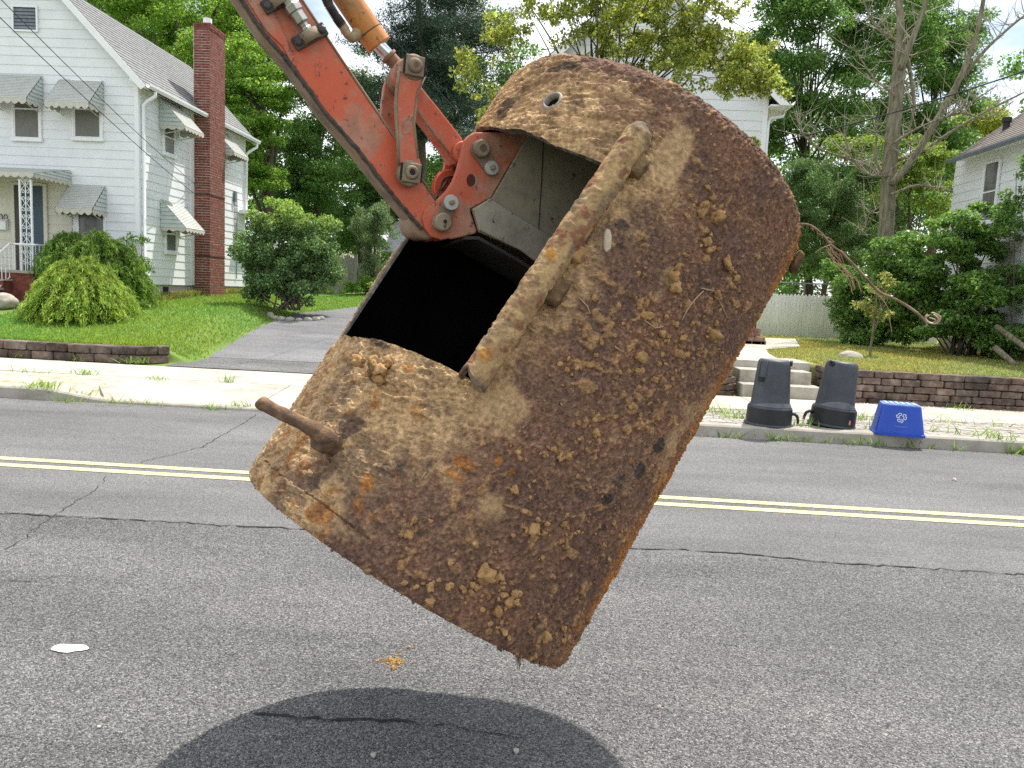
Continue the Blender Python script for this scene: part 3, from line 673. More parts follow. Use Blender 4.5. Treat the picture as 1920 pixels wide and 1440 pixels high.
# ------------------------------------------------------------------ gabled house behind the tank
GX0, GX1, GY, GB, GE = -.9, 4.53, 18.0, .9, 6.20
h2 = thing('house', ((GX0+GX1)/2, GY, .8), 'white sided gabled house mostly hidden behind the tank and the yellow-green tree', 'house')
gc = (GX0+GX1)/2; mb = MB()
def g2(h): return (GX1-gc) if GB+h < GE+.1 else max(0, (GX1-gc)-(GB+h-GE-.1)/.92)
lap(mb, (gc, GY, GB), (1, 0, 0), (0, 0, 1), (0, -1, 0), 1, 8.0, .215, .014, lambda h: -g2(h), g2)
mb.quad((GX1, GY, GB), (GX1, GY+9, GB), (GX1, GY+9, GE), (GX1, GY, GE)); mb.quad((GX0, GY, GB), (GX0, GY+9, GB), (GX0, GY+9, GE), (GX0, GY, GE))
mb.build('wall', M['siding'], h2)
MB().box((GX1-.09, GY-.024, GB), (GX1+.02, GY+.06, GE)).build('corner_board', M['trim'], h2, bevel=.003)
mb = MB(); zr = GE+.1+(GX1-gc)*.92; o2 = .40
shingle_roof(mb, (GX1+o2, GY-.3, GE+.1-o2*.92+.02), (GX1+o2, GY+9, GE+.1-o2*.92+.02), (gc, GY+9, zr+.02), (gc, GY-.3, zr+.02))
shingle_roof(mb, (GX0-o2, GY-.3, GE+.1-o2*.92+.02), (GX0-o2, GY+9, GE+.1-o2*.92+.02), (gc, GY+9, zr+.02), (gc, GY-.3, zr+.02))
r2 = mb.build('roof', M['shingle'], h2)
for s in (-1, 1): MB().prism([(gc+s*(GX1-gc+o2+.02), GY-.32, GE+.1-o2*.92-.02), (gc, GY-.32, zr+.0), (gc, GY-.32, zr-.22), (gc+s*(GX1-gc+o2-.2), GY-.32, GE+.1-o2*.92-.02)], (0, .022, 0)).build('rake_board', M['trim'], r2)
MB().box((GX1+.001, GY-.28, GE-.30), (GX1+o2-.02, GY+9, GE-.27)).build('soffit', M['trim'], h2)
P = [(GX1+o2+.005+x, GY-.3, GE-.20+z) for x, z in pr_]; MB().prism(P, (0, 9.2, 0)).build('gutter', M['trim'], h2)
mb = MB(); mb.tube([(GX1+o2+.05, GY+.3, GE-.30), (GX1+o2+.04, GY+.3, GE-.38), (GX1+.1, GY+.1, GE-.48), (GX1+.06, GY+.05, GE-.6), (GX1+.06, GY+.05, 1.0)], .04, 8); mb.build('downspout', M['trim'], h2, smooth=True)
MB().box((GX0+.03, GY+.02, .4), (GX1-.03, GY+8.9, GB+.01)).build('foundation', M['foundation'], h2)

for wx, wz in ((.6, 5.2), (3.0, 5.2), (.6, 2.5), (3.0, 2.5)): window(h2, (wx, GY-.012, wz), (0, -1, 0), (1, 0, 0), .75, 1.25, M['glass'], fr=.06)
# ------------------------------------------------------------------ house at the right edge
RX, RY0, RY1, RE = 9.6, 9.0, 19.75, 5.25
h3 = thing('house', (RX+3, 15, .8), 'white sided house with a brown-grey shingle roof at the right edge behind the shrubs', 'house')
mb = MB(); lap(mb, (RX, RY1, 1.0), (0, -1, 0), (0, 0, 1), (-1, 0, 0), RY1-RY0, RE-1.0, .215, .014)
mb.quad((RX, RY1, 1.0), (RX+6, RY1, 1.0), (RX+6, RY1, RE), (RX, RY1, RE)); lap(mb, (RX, RY0, 1.0), (1, 0, 0), (0, 0, 1), (0, -1, 0), 6, RE-1.0, .215, .014)
mb.build('wall', M['siding'], h3)
mb = MB(); shingle_roof(mb, (RX-.35, RY0-.3, RE-.05), (RX-.35, RY1-.5, RE-.05), (RX+3, RY1-.5, RE+2.45), (RX+3, RY0-.3, RE+2.45))
shingle_roof(mb, (RX+6.35, RY0-.3, RE-.05), (RX+6.35, RY1-.5, RE-.05), (RX+3, RY1-.5, RE+2.45), (RX+3, RY0-.3, RE+2.45))
r3 = mb.build('roof', M['shingle_brown'], h3)
P = [(RX-.355-x, RY0-.3, RE-.08+z) for x, z in pr_]; MB().prism(P[::-1], (0, RY1-RY0-.2, 0)).build('gutter', M['louvre'], h3)
MB().quad((RX-.34, RY0-.2, RE-.12), (RX+.0, RY0-.2, RE-.10), (RX, RY1-.6, RE-.10), (RX-.34, RY1-.6, RE-.12)).build('soffit', M['trim'], h3)
window(h3, (RX-.014, 18.05, 4.30), (-1, 0, 0), (0, 1, 0), .55, 1.25, M['glass'])
mb = MB(); mb.cyl(tuple(at(1886, 243, 18.5)-np.array((0, 0, .35))), (0, 0, 1), .07, .6, 10).cyl(tuple(at(1886, 243, 18.5)+np.array((0, 0, .16))), (0, 0, 1), .10, .10, 10); mb.build('vent_pipe', M['wire'], r3)
MB().box((RX+.04, RY0+.04, .4), (RX+5.9, RY1-.04, 1.01)).build('foundation', M['foundation'], h3)

# ------------------------------------------------------------------ garage at the end of the drive
g = thing('garage', (-6.3, 33.5, 1.3), 'small white garage with a pale roof, glimpsed between the bushes and the tank', 'garage')
mb = MB(); lap(mb, (-7.0, 33, 1.2), (1, 0, 0), (0, 0, 1), (0, -1, 0), 3.4, 2.0, .2, .014); lap(mb, (-7.0, 37, 1.2), (0, -1, 0), (0, 0, 1), (-1, 0, 0), 4, 2.0, .2, .014)
mb.build('wall', M['siding'], g)
mb = MB(); shingle_roof(mb, (-7.3, 32.7, 3.05), (-3.3, 32.7, 3.05), (-3.3, 35, 4.5), (-7.3, 35, 4.5)); shingle_roof(mb, (-7.3, 37.3, 3.05), (-3.3, 37.3, 3.05), (-3.3, 35, 4.5), (-7.3, 35, 4.5)); mb.build('roof', mat('pale_shingles', [(.40, .41, .42), (.55, .56, .57)], 8, 4, .9), g)
MB().box((-6.4, 32.95, 1.2), (-4.2, 32.984, 2.9)).build('door', M['trim'], g)

# ------------------------------------------------------------------ block retaining walls
RB = ICO3[0].copy()
q = .22; RBV = np.sign(RB)*np.abs(RB)**q; RBV /= np.abs(RBV).max(); RBF = ICO3[1]
BT = []
def bcol():
    c = np.vstack(BT); BT.clear(); return c
def block(mb, c, ax_, ay, half, seed):
    c = np.array(c, float); ax_ = np.array(ax_, float); ay = np.array(ay, float)
    n_ = (fbm(RBV*1.3+seed*3.7, 3, 2)-.5)[:, None]*.30
    V = RBV*(1+n_*np.array([.16, 1.1, .26]))
    k_ = math.exp(random.gauss(0, .22)); BT.append(np.tile([k_*random.uniform(.95, 1.1), k_, k_*random.uniform(.92, 1.02)], (len(V), 1)))
    mb.add(c+V[:, :1]*half[0]*ax_+V[:, 1:2]*half[1]*ay+V[:, 2:]*half[2]*np.array([0, 0, 1.0]), RBF)
def wall_run(mb, pts, z0, rows, bw, bh, depth, seed, setback=.012, drop=None):
    pts = np.array(pts, float); seg = np.linalg.norm(np.diff(pts, axis=0), axis=1); S = np.r_[0, np.cumsum(seg)]; r = np.random.default_rng(seed)
    def P(s): return np.array([np.interp(s, S, pts[:, 0]), np.interp(s, S, pts[:, 1])])
    for k in range(rows):
        s = -bw*.5*(k % 2)
        while s < S[-1]-.03:
            w_ = bw*r.uniform(.85, 1.12); a = max(0, s); b = min(S[-1], s+w_)
            if b-a > .08:
                m_ = P((a+b)/2); t = P(b)-P(a); t /= np.linalg.norm(t); nrm = np.array([-t[1], t[0]])
                zc = z0+bh*(k+.5)+(drop(m_[0], k) if drop else 0)
                cc = m_+nrm*(depth/2+setback*k+r.uniform(-.012, .012))
                block(mb, (cc[0], cc[1], zc+r.uniform(-.004, .004)), (t[0], t[1], 0), (nrm[0], nrm[1], 0), ((b-a)/2-.005, depth/2, bh/2-.003), r.uniform(0, 99))
            s += w_
mb = MB(); wall_run(mb, [(-13, 12.10), (-7.4, 12.12), (-6.75, 12.22), (-6.35, 12.55)], .13, 2, .36, .148, .24, 3); 
tag(mb.build('retaining_wall', M['block'], smooth=True, col=bcol()), 'low two-course block retaining wall edging the lawn of the left house', 'retaining wall')
mb = MB(); wall_run(mb, [(4.32, 12.9), (4.36, 12.30), (4.55, 12.12), (13, 12.10)], .10, 5, .34, .108, .24, 5)
tag(mb.build('retaining_wall', M['block'], smooth=True, col=bcol()), 'long reddish-brown block retaining wall behind the blue bin', 'retaining wall')
mb = MB(); wall_run(mb, [(-1.5, 12.6), (-1.3, 12.2), (-.9, 12.12), (2.7, 12.12), (2.95, 12.3), (2.98, 12.8)], .10, 5, .34, .108, .24, 9)
tag(mb.build('retaining_wall', M['block'], smooth=True, col=bcol()), 'short block retaining wall between the tank edge and the concrete steps', 'retaining wall')
# concrete steps up to the path
stp = thing('steps', (3.66, 12.4, .14), 'two worn concrete steps between the retaining walls, behind the upside-down trash cans', 'steps')
MB().box((3.03, 12.13, .12), (4.26, 12.499, .335)).build('step', M['concrete_old'], stp, bevel=.012)
MB().box((3.06, 12.5, .12), (4.20, 12.95, .535)).build('step', M['concrete_old'], stp, bevel=.012)
tag(MB().box((2.4, 12.951, .3), (4.31, 13.9, .655)).build('path_landing', M['concrete'], bevel=.01), kind='structure')

# ------------------------------------------------------------------ fences
def picket_fence():
    t = thing('picket_fence', (6.5, 21, .75), 'weathered white picket fence with dog-eared tops behind the right lawn', 'fence')
    mb = MB(); x = 4.6; k = 0; r = np.random.default_rng(3)
    while x < 10.2:
        zb = float(gz(x, 21))+.03; zt = 1.885+r.uniform(-.012, .012); w_ = .088
        P = [(x, 21, zb), (x+w_, 21, zb), (x+w_, 21, zt-.06), (x+w_*.72, 21, zt-.012), (x+w_*.5, 21, zt), (x+w_*.28, 21, zt-.012), (x, 21, zt-.06)]
        mb.prism(np.array(P)+np.array((0, r.uniform(-.006, .006), 0)), (0, .018, 0)); x += .094; k += 1
    # green mildew near the ground
    V = np.vstack(mb.v); h = (V[:, 2]-.75)/.14; mi = np.clip(1-h, 0, 1)*.45; c = np.stack([1-mi*.62, 1-mi*.5, 1-mi*.85], 1)
    pm = mat('picket_paint_mildew', [(.72, .72, .70), (.84, .845, .84)], 5, 6, .7, .2, 60, .003, stretch=(1, 1, .15), attr=True)
    mb.build('pickets', pm, t, col=c)
    m2 = MB()
    for z in (1.0, 1.6): m2.box((4.6, 21.02, z), (10.2, 21.06, z+.08))
    m2.build('rail', M['picket'], t)
    for xx in (4.7, 6.62, 8.5): MB().box((xx, 21.06, .6), (xx+.09, 21.15, 1.82)).build('post', M['picket'], t)
picket_fence()
t = thing('chain_link_fence', (6, 23.2, .8), 'dark chain-link fence top rail and post just above the white pickets', 'fence')
MB().tube([(4.6, 23.2, 2.22), (10.5, 23.2, 2.26)], .02, 6).build('top_rail', M['louvre'], t)
for x in (5.6, 7.35, 9.2): MB().tube([(x, 23.2, .7), (x, 23.2, 2.24)], .025, 6).build('post', M['louvre'], t)
mb = MB()
for k in range(80):
    x = 4.6+k*.075
    mb.tube([(x, 23.2, .8), (x+.7, 23.2, 2.22)], .003, 3, False); mb.tube([(x+.7, 23.19, .8), (x, 23.19, 2.22)], .003, 3, False)
mb.build('mesh', M['wire'], t)
t = thing('stockade_fence', (-6.8, 26, 1.2), 'weathered grey stockade fence at the end of the driveway', 'fence')
mb = MB(); x = -8.6; r = np.random.default_rng(8)
while x < -4.6:
    w_ = r.uniform(.085, .10); zt = 2.52+r.uniform(-.03, .03)+(.0 if x < -6.75 else -.18)
    mb.prism([(x, 26+r.uniform(-.01, .01), 1.15), (x+w_, 26, 1.15), (x+w_, 26, zt-.07), (x+w_/2, 26, zt), (x, 26, zt-.07)], (0, .02, 0)); x += w_+.008
mb.build('boards', M['grey_wood'], t)
for x in (-6.75, -5.0): MB().box((x, 25.9, 1.1), (x+.1, 25.98, 2.6)).build('post', M['grey_wood'], t)

# ------------------------------------------------------------------ cans and bin by the kerb
def trash_can(loc, label, tilt, rot, hole, hpos, ring):
    t = thing('trash_can', loc, label, 'trash can', 'upside-down trash cans at the kerb')
    R = Matrix.Rotation(tilt[1], 3, 'Y') @ Matrix.Rotation(tilt[0], 3, 'X') @ Matrix.Rotation(rot, 3, 'Z')
    R = np.array(R); L0 = np.array(loc)
    def tr(mb):
        mb.v = [v@R.T+L0 for v in mb.v]; return mb
    H = .80
    prof = [(.266, 0), (.285, 0), (.288, .018), (.272, .026), (.268, .03), (.266, .05), (.262, .20), (.257, .225), (.235, .245), (.228, .26), (.205, .55), (.190, .74), (.183, .775), (.165, .795), (.14, .798), (.0001, .79)]
    mb = MB(); n = 48; V = []
    for r_, z in prof:
        for k in range(n):
            a = 2*math.pi*k/n; rr_ = r_
            # moulded handle bays, one each side
            for h0 in hpos:
                da = (a-h0+math.pi) % (2*math.pi)-math.pi
                if .42 < z < .80: rr_ -= .022*max(0, 1-(abs(da)/.34)**6)*(.75 if z > .78 else 1)
            V.append((rr_*math.cos(a), rr_*math.sin(a), z))
    m_ = len(prof); F = []
    for i in range(m_-1):
        for k in range(n):
            zc = (prof[i][1]+prof[i+1][1])/2; a = 2*math.pi*(k+.5)/n
            F.append([i*n+k, i*n+(k+1) % n, (i+1)*n+(k+1) % n, (i+1)*n+k])
    mb.add(V, F); b = tr(mb).build('body', M['bin_grey'], t, smooth=True)
    mb = MB(); a_ = np.linspace(0, 2*math.pi, 36, endpoint=False); mb.poly([(.158*math.cos(t_), .158*math.sin(t_), .7985) for t_ in a_]); tr(mb).build('base', mat('sunlit_dusty_plastic', [(.16, .17, .18), (.27, .28, .29)], 14, 5, .7), b)  # dusty base disc; sunlight on the upturned top is painted into its paler colour
    # sloping shoulder band
    mb = MB(); n = 40; a0 = -math.pi/2-1.25; V = []
    for i in range(n+1):
        a = a0+2.5*i/n; zt = .245+.075*math.sin(math.pi*i/n)*(1 if ring else .4)+(0 if ring else .03*i/n); V += [(.2485*math.cos(a)*1.0, .2485*math.sin(a), .238), (.2345*math.cos(a), .2345*math.sin(a), zt)]
    mb.add(V, [[2*i, 2*i+2, 2*i+3, 2*i+1] for i in range(n)]); tr(mb).build('shoulder', M['bin_scuff'], b, smooth=True)
    mb = MB(); V = []
    for i in range(n+1):
        a = a0-.2+2.9*i/n; V += [(.2705*math.cos(a), .2705*math.sin(a), .03), (.2665*math.cos(a), .2665*math.sin(a), .21)]
    mb.add(V, [[2*i, 2*i+2, 2*i+3, 2*i+1] for i in range(n)]); tr(mb).build('rim_band', M['bin_black'], b, smooth=True)
    if hole:      # torn handle slot
        mb = MB(); a = hole; c, s = math.cos(a), math.sin(a); rr_ = .2015
        for da, dz, w_, h_ in ((0, .555, .035, .028), (.12, .565, .02, .02), (-.13, .56, .018, .016)):
            cx, cyy = rr_*math.cos(a+da), rr_*math.sin(a+da); mb.obox((cx, cyy, dz), (-s, c, 0), (c, s, 0), (0, 0, 1), w_, .012, h_)
        tr(mb).build('slot', M['dark'], b)
        mb = MB(); P = [(.206*math.cos(a+.26*math.cos(q_)), .206*math.sin(a+.26*math.cos(q_)), .60+.12*math.sin(q_)) for q_ in np.linspace(math.pi, 2*math.pi, 14)]
        mb.tube([(.193*math.cos(a-.26), .193*math.sin(a-.26), .78)]+P+[(.193*math.cos(a+.26), .193*math.sin(a+.26), .78)], .006, 5); tr(mb).build('handle_bay', M['bin_grey'], b, smooth=True)
    for (a, z) in ring_handles[ring]:
        mb = MB(); c, s = math.cos(a), math.sin(a)
        if z > .5:
            mb.lathe((c*.178, s*.178, z), (c, s, 0), [(.012, 0), (.034, .0), (.036, .03), (.012, .032), (.010, .012)], 14); tr(mb).build('wheel_socket', M['bin_black'], t, smooth=True)
        else:
            P = [(c*r_, s*r_, zz_) for r_, zz_ in ((.27, .14), (.31, .145), (.345, .12), (.36, .07), (.362, .03))]
            mb.tube(P, [.022, .02, .02, .018, .014], 8); tr(mb).build('lid_handle', M['bin_black'], t, smooth=True)
    return t, tr
ring_handles = {0: [(.05, .06), (-.35, .765)], 1: [(math.pi+.12, .1), (-math.pi/2-1.0, .765)]}
z_p = .14
pA = gp(1452, 803, z_p); pB = gp(1574, 805, z_p)
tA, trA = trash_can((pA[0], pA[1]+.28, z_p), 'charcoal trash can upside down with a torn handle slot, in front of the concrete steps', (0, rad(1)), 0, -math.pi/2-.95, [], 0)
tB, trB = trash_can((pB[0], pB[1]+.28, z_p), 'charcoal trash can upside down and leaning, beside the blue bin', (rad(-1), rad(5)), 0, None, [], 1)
mb = MB()
for i in range(2):
    a = -math.pi/2+.46; c, s = math.cos(a), math.sin(a); mb.obox((c*.2712, s*.2712, .085), (-s, c, 0), (c, s, 0), (0, 0, 1), .012, .003, .028); break
trB(mb).build('sticker', M['red_label'], tB)

def recycling_bin():
    pb = gp(1687, 818, .14); x0, y0 = pb[0], pb[1]; L0 = (x0, y0+.2, .14)
    t = thing('recycling_bin', L0, 'blue recycling bin upside down with a white three-arrow recycling symbol', 'recycling bin')
    ang = rad(-14); X = np.array((math.cos(ang), math.sin(ang), 0)); Y = np.array((-X[1], X[0], 0)); Z = np.array((0, 0, 1.0)); c = np.array((x0, y0, .14))+Y*.20
    hw0, hd0, hw1, hd1, H = .262, .20, .205, .155, .36
    def ringp(hw, hd, z, rr_=.04, n=6):
        P = []
        for sx, sy, a0 in ((1, 1, 0), (-1, 1, 90), (-1, -1, 180), (1, -1, 270)):
            for k in range(n+1):
                a = rad(a0+90*k/n); P.append(c+X*(sx*(hw-rr_)+rr_*math.cos(a))+Y*(sy*(hd-rr_)+rr_*math.sin(a))+Z*z)
        return P
    secs = [(hw0+.012, hd0+.012, 0), (hw0+.012, hd0+.012, .03), (hw0, hd0, .035), (hw1+.008, hd1+.008, H-.03), (hw1, hd1, H-.01), (hw1-.02, hd1-.02, H), (hw1-.03, hd1-.03, H-.004)]
    V = np.vstack([ringp(*s_) for s_ in secs]); n = len(V)//len(secs)
    F = [[i*n+k, i*n+(k+1) % n, (i+1)*n+(k+1) % n, (i+1)*n+k] for i in range(len(secs)-1) for k in range(n)]
    b = MB().add(V, F).build('body', M['bin_blue'], t, auto=True)
    mb = MB(); mb.add(np.array(ringp(hw1-.005, hd1-.005, H-.001)), [list(range(n))])
    for k in range(6): mb.obox(c+X*(-.15+.06*k)+Z*(H+.003), X, Y, Z, .022, hd1*.75, .006)
    mb.build('base', M['bin_blue_top'], t)
    # print on the near face: three chasing arrows and a crease
    tl = (hd0-hd1)/(H-.06); fn = -Y; up_ = (Z+Y*tl); up_ /= np.linalg.norm(up_); 
    fc = c-Y*(hd0-tl*.185-.008+.008)+Z*.215
    nrm = np.cross(X, up_); nrm *= -np.sign(nrm@Y); fc = fc+nrm*.006
    mb = MB(); R1 = .056
    def s2(P): return [fc+X*p[0]+up_*p[1] for p in P]
    def ring2(P, w_, m2):
        for a, b2 in zip(P, P[1:]+P[:1]):
            a = np.array(a); b2 = np.array(b2); d = (b2-a)/np.linalg.norm(b2-a); nn = np.array((-d[1], d[0]))*w_
            m2.prism(s2([a-nn-d*w_, b2-nn+d*w_, b2+nn+d*w_, a+nn-d*w_]), nrm*.0015)
    A_ = [(-.70, -.42), (-.45, -.82), (.08, -.82), (.08, -1.0), (.42, -.64), (.08, -.28), (.08, -.46), (-.22, -.46), (-.36, -.22)]
    for k in range(3):
        a = 2*math.pi*k/3; cs, sn = math.cos(a), math.sin(a)
        ring2([((p[0]*cs-p[1]*sn)*.060, (p[0]*sn+p[1]*cs)*.060) for p in A_], .0030, mb)
    mb.build('recycling_symbol', M['white_print'], b)
    mb = MB(); P = [fc+X*x_+up_*(-.098-.012*math.cos(x_/.075*1.5))+nrm*.0 for x_ in np.linspace(-.075, .075, 12)]; mb.tube(P, .0022, 4); mb.build('crease', M['bin_blue_top'], b)
recycling_bin()

# brick porch steps by the gabled house, boulders, stones, logs
bs = thing('brick_steps', (4.2, 16.6, .68), 'small red brick steps with an iron rail beside the garden path', 'steps')
c0 = gg(1410, 647)
mb = MB(); bx, by, bz = c0
for i, (w_, dz) in enumerate(((.30, 0), (.22, .12), (.22, .20))):
    for k in range(4): mb.box((bx-1.2, by+.1*i+.001*k, bz+dz), (bx+w_-.02*i, by+.6, bz+dz+.10))
    break
for lv, (xr, yo) in enumerate(((.27, 0), (.20, .12))):
    for j in range(2):
        x = bx-1.0+.05*j
        while x < bx+xr:
            mb.box((x, by+yo, bz+lv*.19+j*.09+.004), (min(x+.19, bx+xr), by+yo+.4, bz+lv*.19+j*.09+.085)); x += .2
mb.build('step', mat('dusty_brick', [(.16, .085, .068), (.26, .15, .12), (.32, .20, .165)], 9, 3, .95, .3, 100, .004), bs)
MB().tube([(bx+.08, by+.15, bz+.1), (bx+.08, by+.15, bz+1.0), (bx-.3, by+.4, bz+1.2)], .016, 6).build('handrail', M['iron'], bs)
def boulder(p, r, label, sc_, seed, grp=None):
    d = ICO3[0]*(1+.5*(fbm(ICO3[0]*1.4+seed, 4, 3)-.5))[:, None]*np.array(sc_)*r
    o = mesh_obj('boulder' if r > .12 else 'edging_stone', np.array(p)+d, ICO3[1], M['rock'], smooth=True); tag(o, label, 'boulder' if r > .12 else 'stone', grp)
p = gg(8, 578); boulder(p+np.array((0, 0, .12)), .30, 'rounded tan boulder at the left edge beside the brick porch steps', (1.0, .8, .7), 3.3)
p = gg(1595, 672); boulder(p+np.array((0, 0, .02)), .24, 'low pale boulder in the dry lawn beside the little staked tree', (1.0, .6, .5), 8.1)
bc = np.array(gg(545, 578))
for k in range(9):
    a = math.pi+math.pi*(k+.4)/9; p = np.array((bc[0]+.05+.62*math.cos(a), bc[1]+.28+.42*math.sin(a), 0)); p[2] = gz(p[0], p[1])+.03
    boulder(p, .085*random.uniform(.8, 1.2), 'fist-sized grey stone in the ring edging the round bush', (1.1, .8, .7), 20+k*3, 'stones edging the round bush')
def log(a, b, r, label):
    tag(MB().tube([a, (np.array(a)*.5+np.array(b)*.5), b], [r, r*.95, r*.85], 10).build('log', M['bark_pale'], smooth=True), label, 'log')
log(at(1868, 612, 15.5), at(1945, 668, 14.6), .055, 'grey log slanting down in front of the shrub at the right edge, upper of two')
log(at(1866, 652, 15.2), at(1905, 686, 14.6), .06, 'thick log leaning on the ground under the big shrub, lower of two')

# ------------------------------------------------------------------ vegetation
def rand_dirs(n, r):
    d = r.normal(size=(n, 3)); return d/np.linalg.norm(d, axis=1)[:, None]
def leaf_mesh(name, P, size, m, parent, seed, up=.5, asp=.5, colvar=.35, dirs=None, dmix=.5, tint=None):
    r = np.random.default_rng(seed); n = len(P)
    nrm = rand_dirs(n, r)+np.array([0, 0, up]); nrm /= np.linalg.norm(nrm, axis=1)[:, None]
    d = rand_dirs(n, r)
    if dirs is not None: d = d*(1-dmix)+dirs*dmix*1.4
    d = d-nrm*np.sum(d*nrm, 1)[:, None]; d /= np.linalg.norm(d, axis=1)[:, None]+1e-9
    s = np.cross(nrm, d); L = (size*r.uniform(.6, 1.25, n))[:, None]
    bend = nrm*L*.12
    V = np.stack([P-d*L*.5, P+s*L*asp*.5+bend-d*L*.08, P+d*L*.5, P-s*L*asp*.5+bend-d*L*.08], 1).reshape(-1, 3)
    F = np.arange(4*n).reshape(n, 4)
    b = np.exp(r.normal(0, colvar, n)); hue = r.normal(0, .12, n)
    c = np.stack([b*(1+hue*.9), b, b*(1-hue)], 1)
    if tint is not None: c = c*tint
    return mesh_obj(name, V, F, m, parent, col=np.repeat(np.clip(c, .15, 2.6), 4, 0))
def clump_points(clumps, n, r, shell=2.4, flat=.6):
    "clumps: array rows (x,y,z,rx,ry,rz)"
    C = np.asarray(clumps, float); wgt = (C[:, 3]*C[:, 4]*C[:, 5])**.67; k = r.choice(len(C), n, p=wgt/wgt.sum())
    d = rand_dirs(n, r)*(r.random(n)**(1/shell))[:, None]
    return C[k, :3]+d*C[k, 3:], k, d
def big(e):
    px, py, Y, rx, ry = e[:5]; c = at(px, py, Y); s = Y/FPX; return np.r_[c, rx*s, (e[5] if len(e) > 5 else .8*rx)*s, ry*s]
def sub_clumps(ells, n, rs, r, flat=.6, shell=1.7):
    B = np.array([big(e) for e in ells]); P, k, d = clump_points(B, n, r, shell)
    s = rs*r.uniform(.6, 1.35, n); return np.c_[P, s, s, s*flat], B
def tree(name, label, cat, ells, base, nsub, rsub, nleaf, lsize, m, seed, trunk_r=.18, trunk_top=None, flat=.6, bark='bark', group=None, up=.5, asp=.5, limbs=14, colvar=.35, dirs=None, sil=1.0, tint=None, stems=None, shell=2.4):
    r = np.random.default_rng(seed)
    S, B = sub_clumps(ells, nsub, rsub, r, flat)
    base = np.array(base, float); t = thing(name, base, label, cat, group)
    P, k, d = clump_points(S, nleaf, r, shell)
    keep = P[:, 2] > base[2]+.03; P = P[keep]; d = d[keep]
    dd = d/np.linalg.norm(d, axis=1)[:, None]+np.array([0, 0, -.35]) if dirs is None else np.broadcast_to(np.array(dirs, float), d.shape)+d*.6
    tt = None
    if tint is not None: tt = tint(P)
    leaf_mesh('crown', P, lsize, m, t, seed+1, up, asp, colvar, dd, .6, tt)
    top = np.array(trunk_top, float) if trunk_top is not None else np.array([B[:, 0].mean(), B[:, 1].mean(), B[:, 2].max()])
    if trunk_r > 0:
        mb = MB(); n = 9; tt_ = np.linspace(0, 1, n)[:, None]; path = base*(1-tt_)+top*tt_
        path[1:-1] += r.normal(0, trunk_r*.45, (n-2, 3))*np.array([1, 1, .2]); path[0, 2] -= .1
        mb.tube(path, trunk_r*(1-.75*tt_[:, 0])*np.where(tt_[:, 0] < .05, 1.25, 1), 9)
        mb.build('trunk', M[bark], t, smooth=True)
        if limbs:
            ml = MB()
            for q in r.choice(len(S), min(limbs, len(S)), replace=False):
                e = S[q, :3]; f = r.uniform(.25, .8); a = base*(1-f)+top*f
                mid = (a+e)/2+np.array([0, 0, .12*np.linalg.norm(e-a)])+r.normal(0, .1, 3)
                r0 = trunk_r*.38*(1-.5*f); ml.tube([a, (a+mid)/2+r.normal(0, .04, 3), mid, (mid+e)/2+r.normal(0, .06, 3), e], [r0, r0*.8, r0*.6, r0*.4, r0*.15], 6)
            ml.build('limb', M[bark], t, smooth=True)
    if stems:
        ms = MB()
        for q in range(stems):
            e = S[r.integers(len(S)), :3]; a = base+np.array([r.normal(0, .18), r.normal(0, .12), -.05]); mid = a*.5+e*.5+r.normal(0, .05, 3)
            ms.tube([a, a*.7+mid*.3, mid, e], [.022, .018, .013, .005], 5)
        ms.build('stem', M['bark'], t, smooth=True)
    return t
#LEAFMATS
G1 = leafmat('locust_leaf', (.125, .24, .035), (.30, .48, .055), .45)
G2 = leafmat('dark_green_leaf', (.085, .168, .042), (.21, .38, .065), .40)
G3 = leafmat('pale_green_leaf', (.14, .21, .09), (.24, .34, .12), .35)
G4 = leafmat('pine_needle', (.030, .062, .038), (.05, .10, .05), .25)
G5 = leafmat('yellow_green_leaf', (.235, .27, .055), (.43, .48, .075), .42)
G6 = leafmat('shrub_leaf', (.125, .225, .058), (.26, .45, .085), .38, .38)
G7 = leafmat('thread_cypress', (.245, .355, .055), (.38, .50, .07), .35)
G8 = leafmat('evergreen_leaf', (.105, .185, .062), (.18, .30, .08), .32)
G9 = leafmat('bush_leaf', (.125, .20, .08), (.22, .37, .075), .34, .4)
def gxy(px, py, Y, z=None):
    p = at(px, py, Y); p[2] = gz(p[0], p[1]) if z is None else z; return p
B_ = 'trees behind the houses'
tree('locust_tree', 'bright green feathery tree rising behind the grey roof, left of and behind the chimney', 'tree', [(300, 10, 31, 140, 120), (215, -30, 31, 90, 70), (400, 100, 30, 70, 90), (440, 40, 31, 110, 120)], gxy(330, 500, 31), 120, .62, 46000, .12, G1, 11, .25, at(330, 40, 31), .42, group=B_, up=.9)
tree('locust_tree', 'layered light-green tree between the brick chimney and the excavator arm', 'tree', [(440, 160, 27, 55, 110), (480, 250, 27, 75, 120), (530, 130, 28, 85, 100), (470, 330, 27, 50, 40)], gxy(500, 520, 27.5), 130, .50, 42000, .11, G1, 12, .22, at(505, 100, 27.5), .40, group=B_, up=.9)
tree('locust_tree', 'tall bright green tree behind the chimney top and the upper excavator arm', 'tree', [(330, 60, 34, 90, 90), (400, 20, 34, 90, 90), (470, 110, 34, 80, 110), (260, 20, 34, 90, 80), (380, 150, 34, 60, 90), (200, -20, 34, 100, 60)], gxy(400, 500, 34), 150, .75, 50000, .14, G1, 17, .25, at(400, 0, 34), .42, group=B_, up=.9)
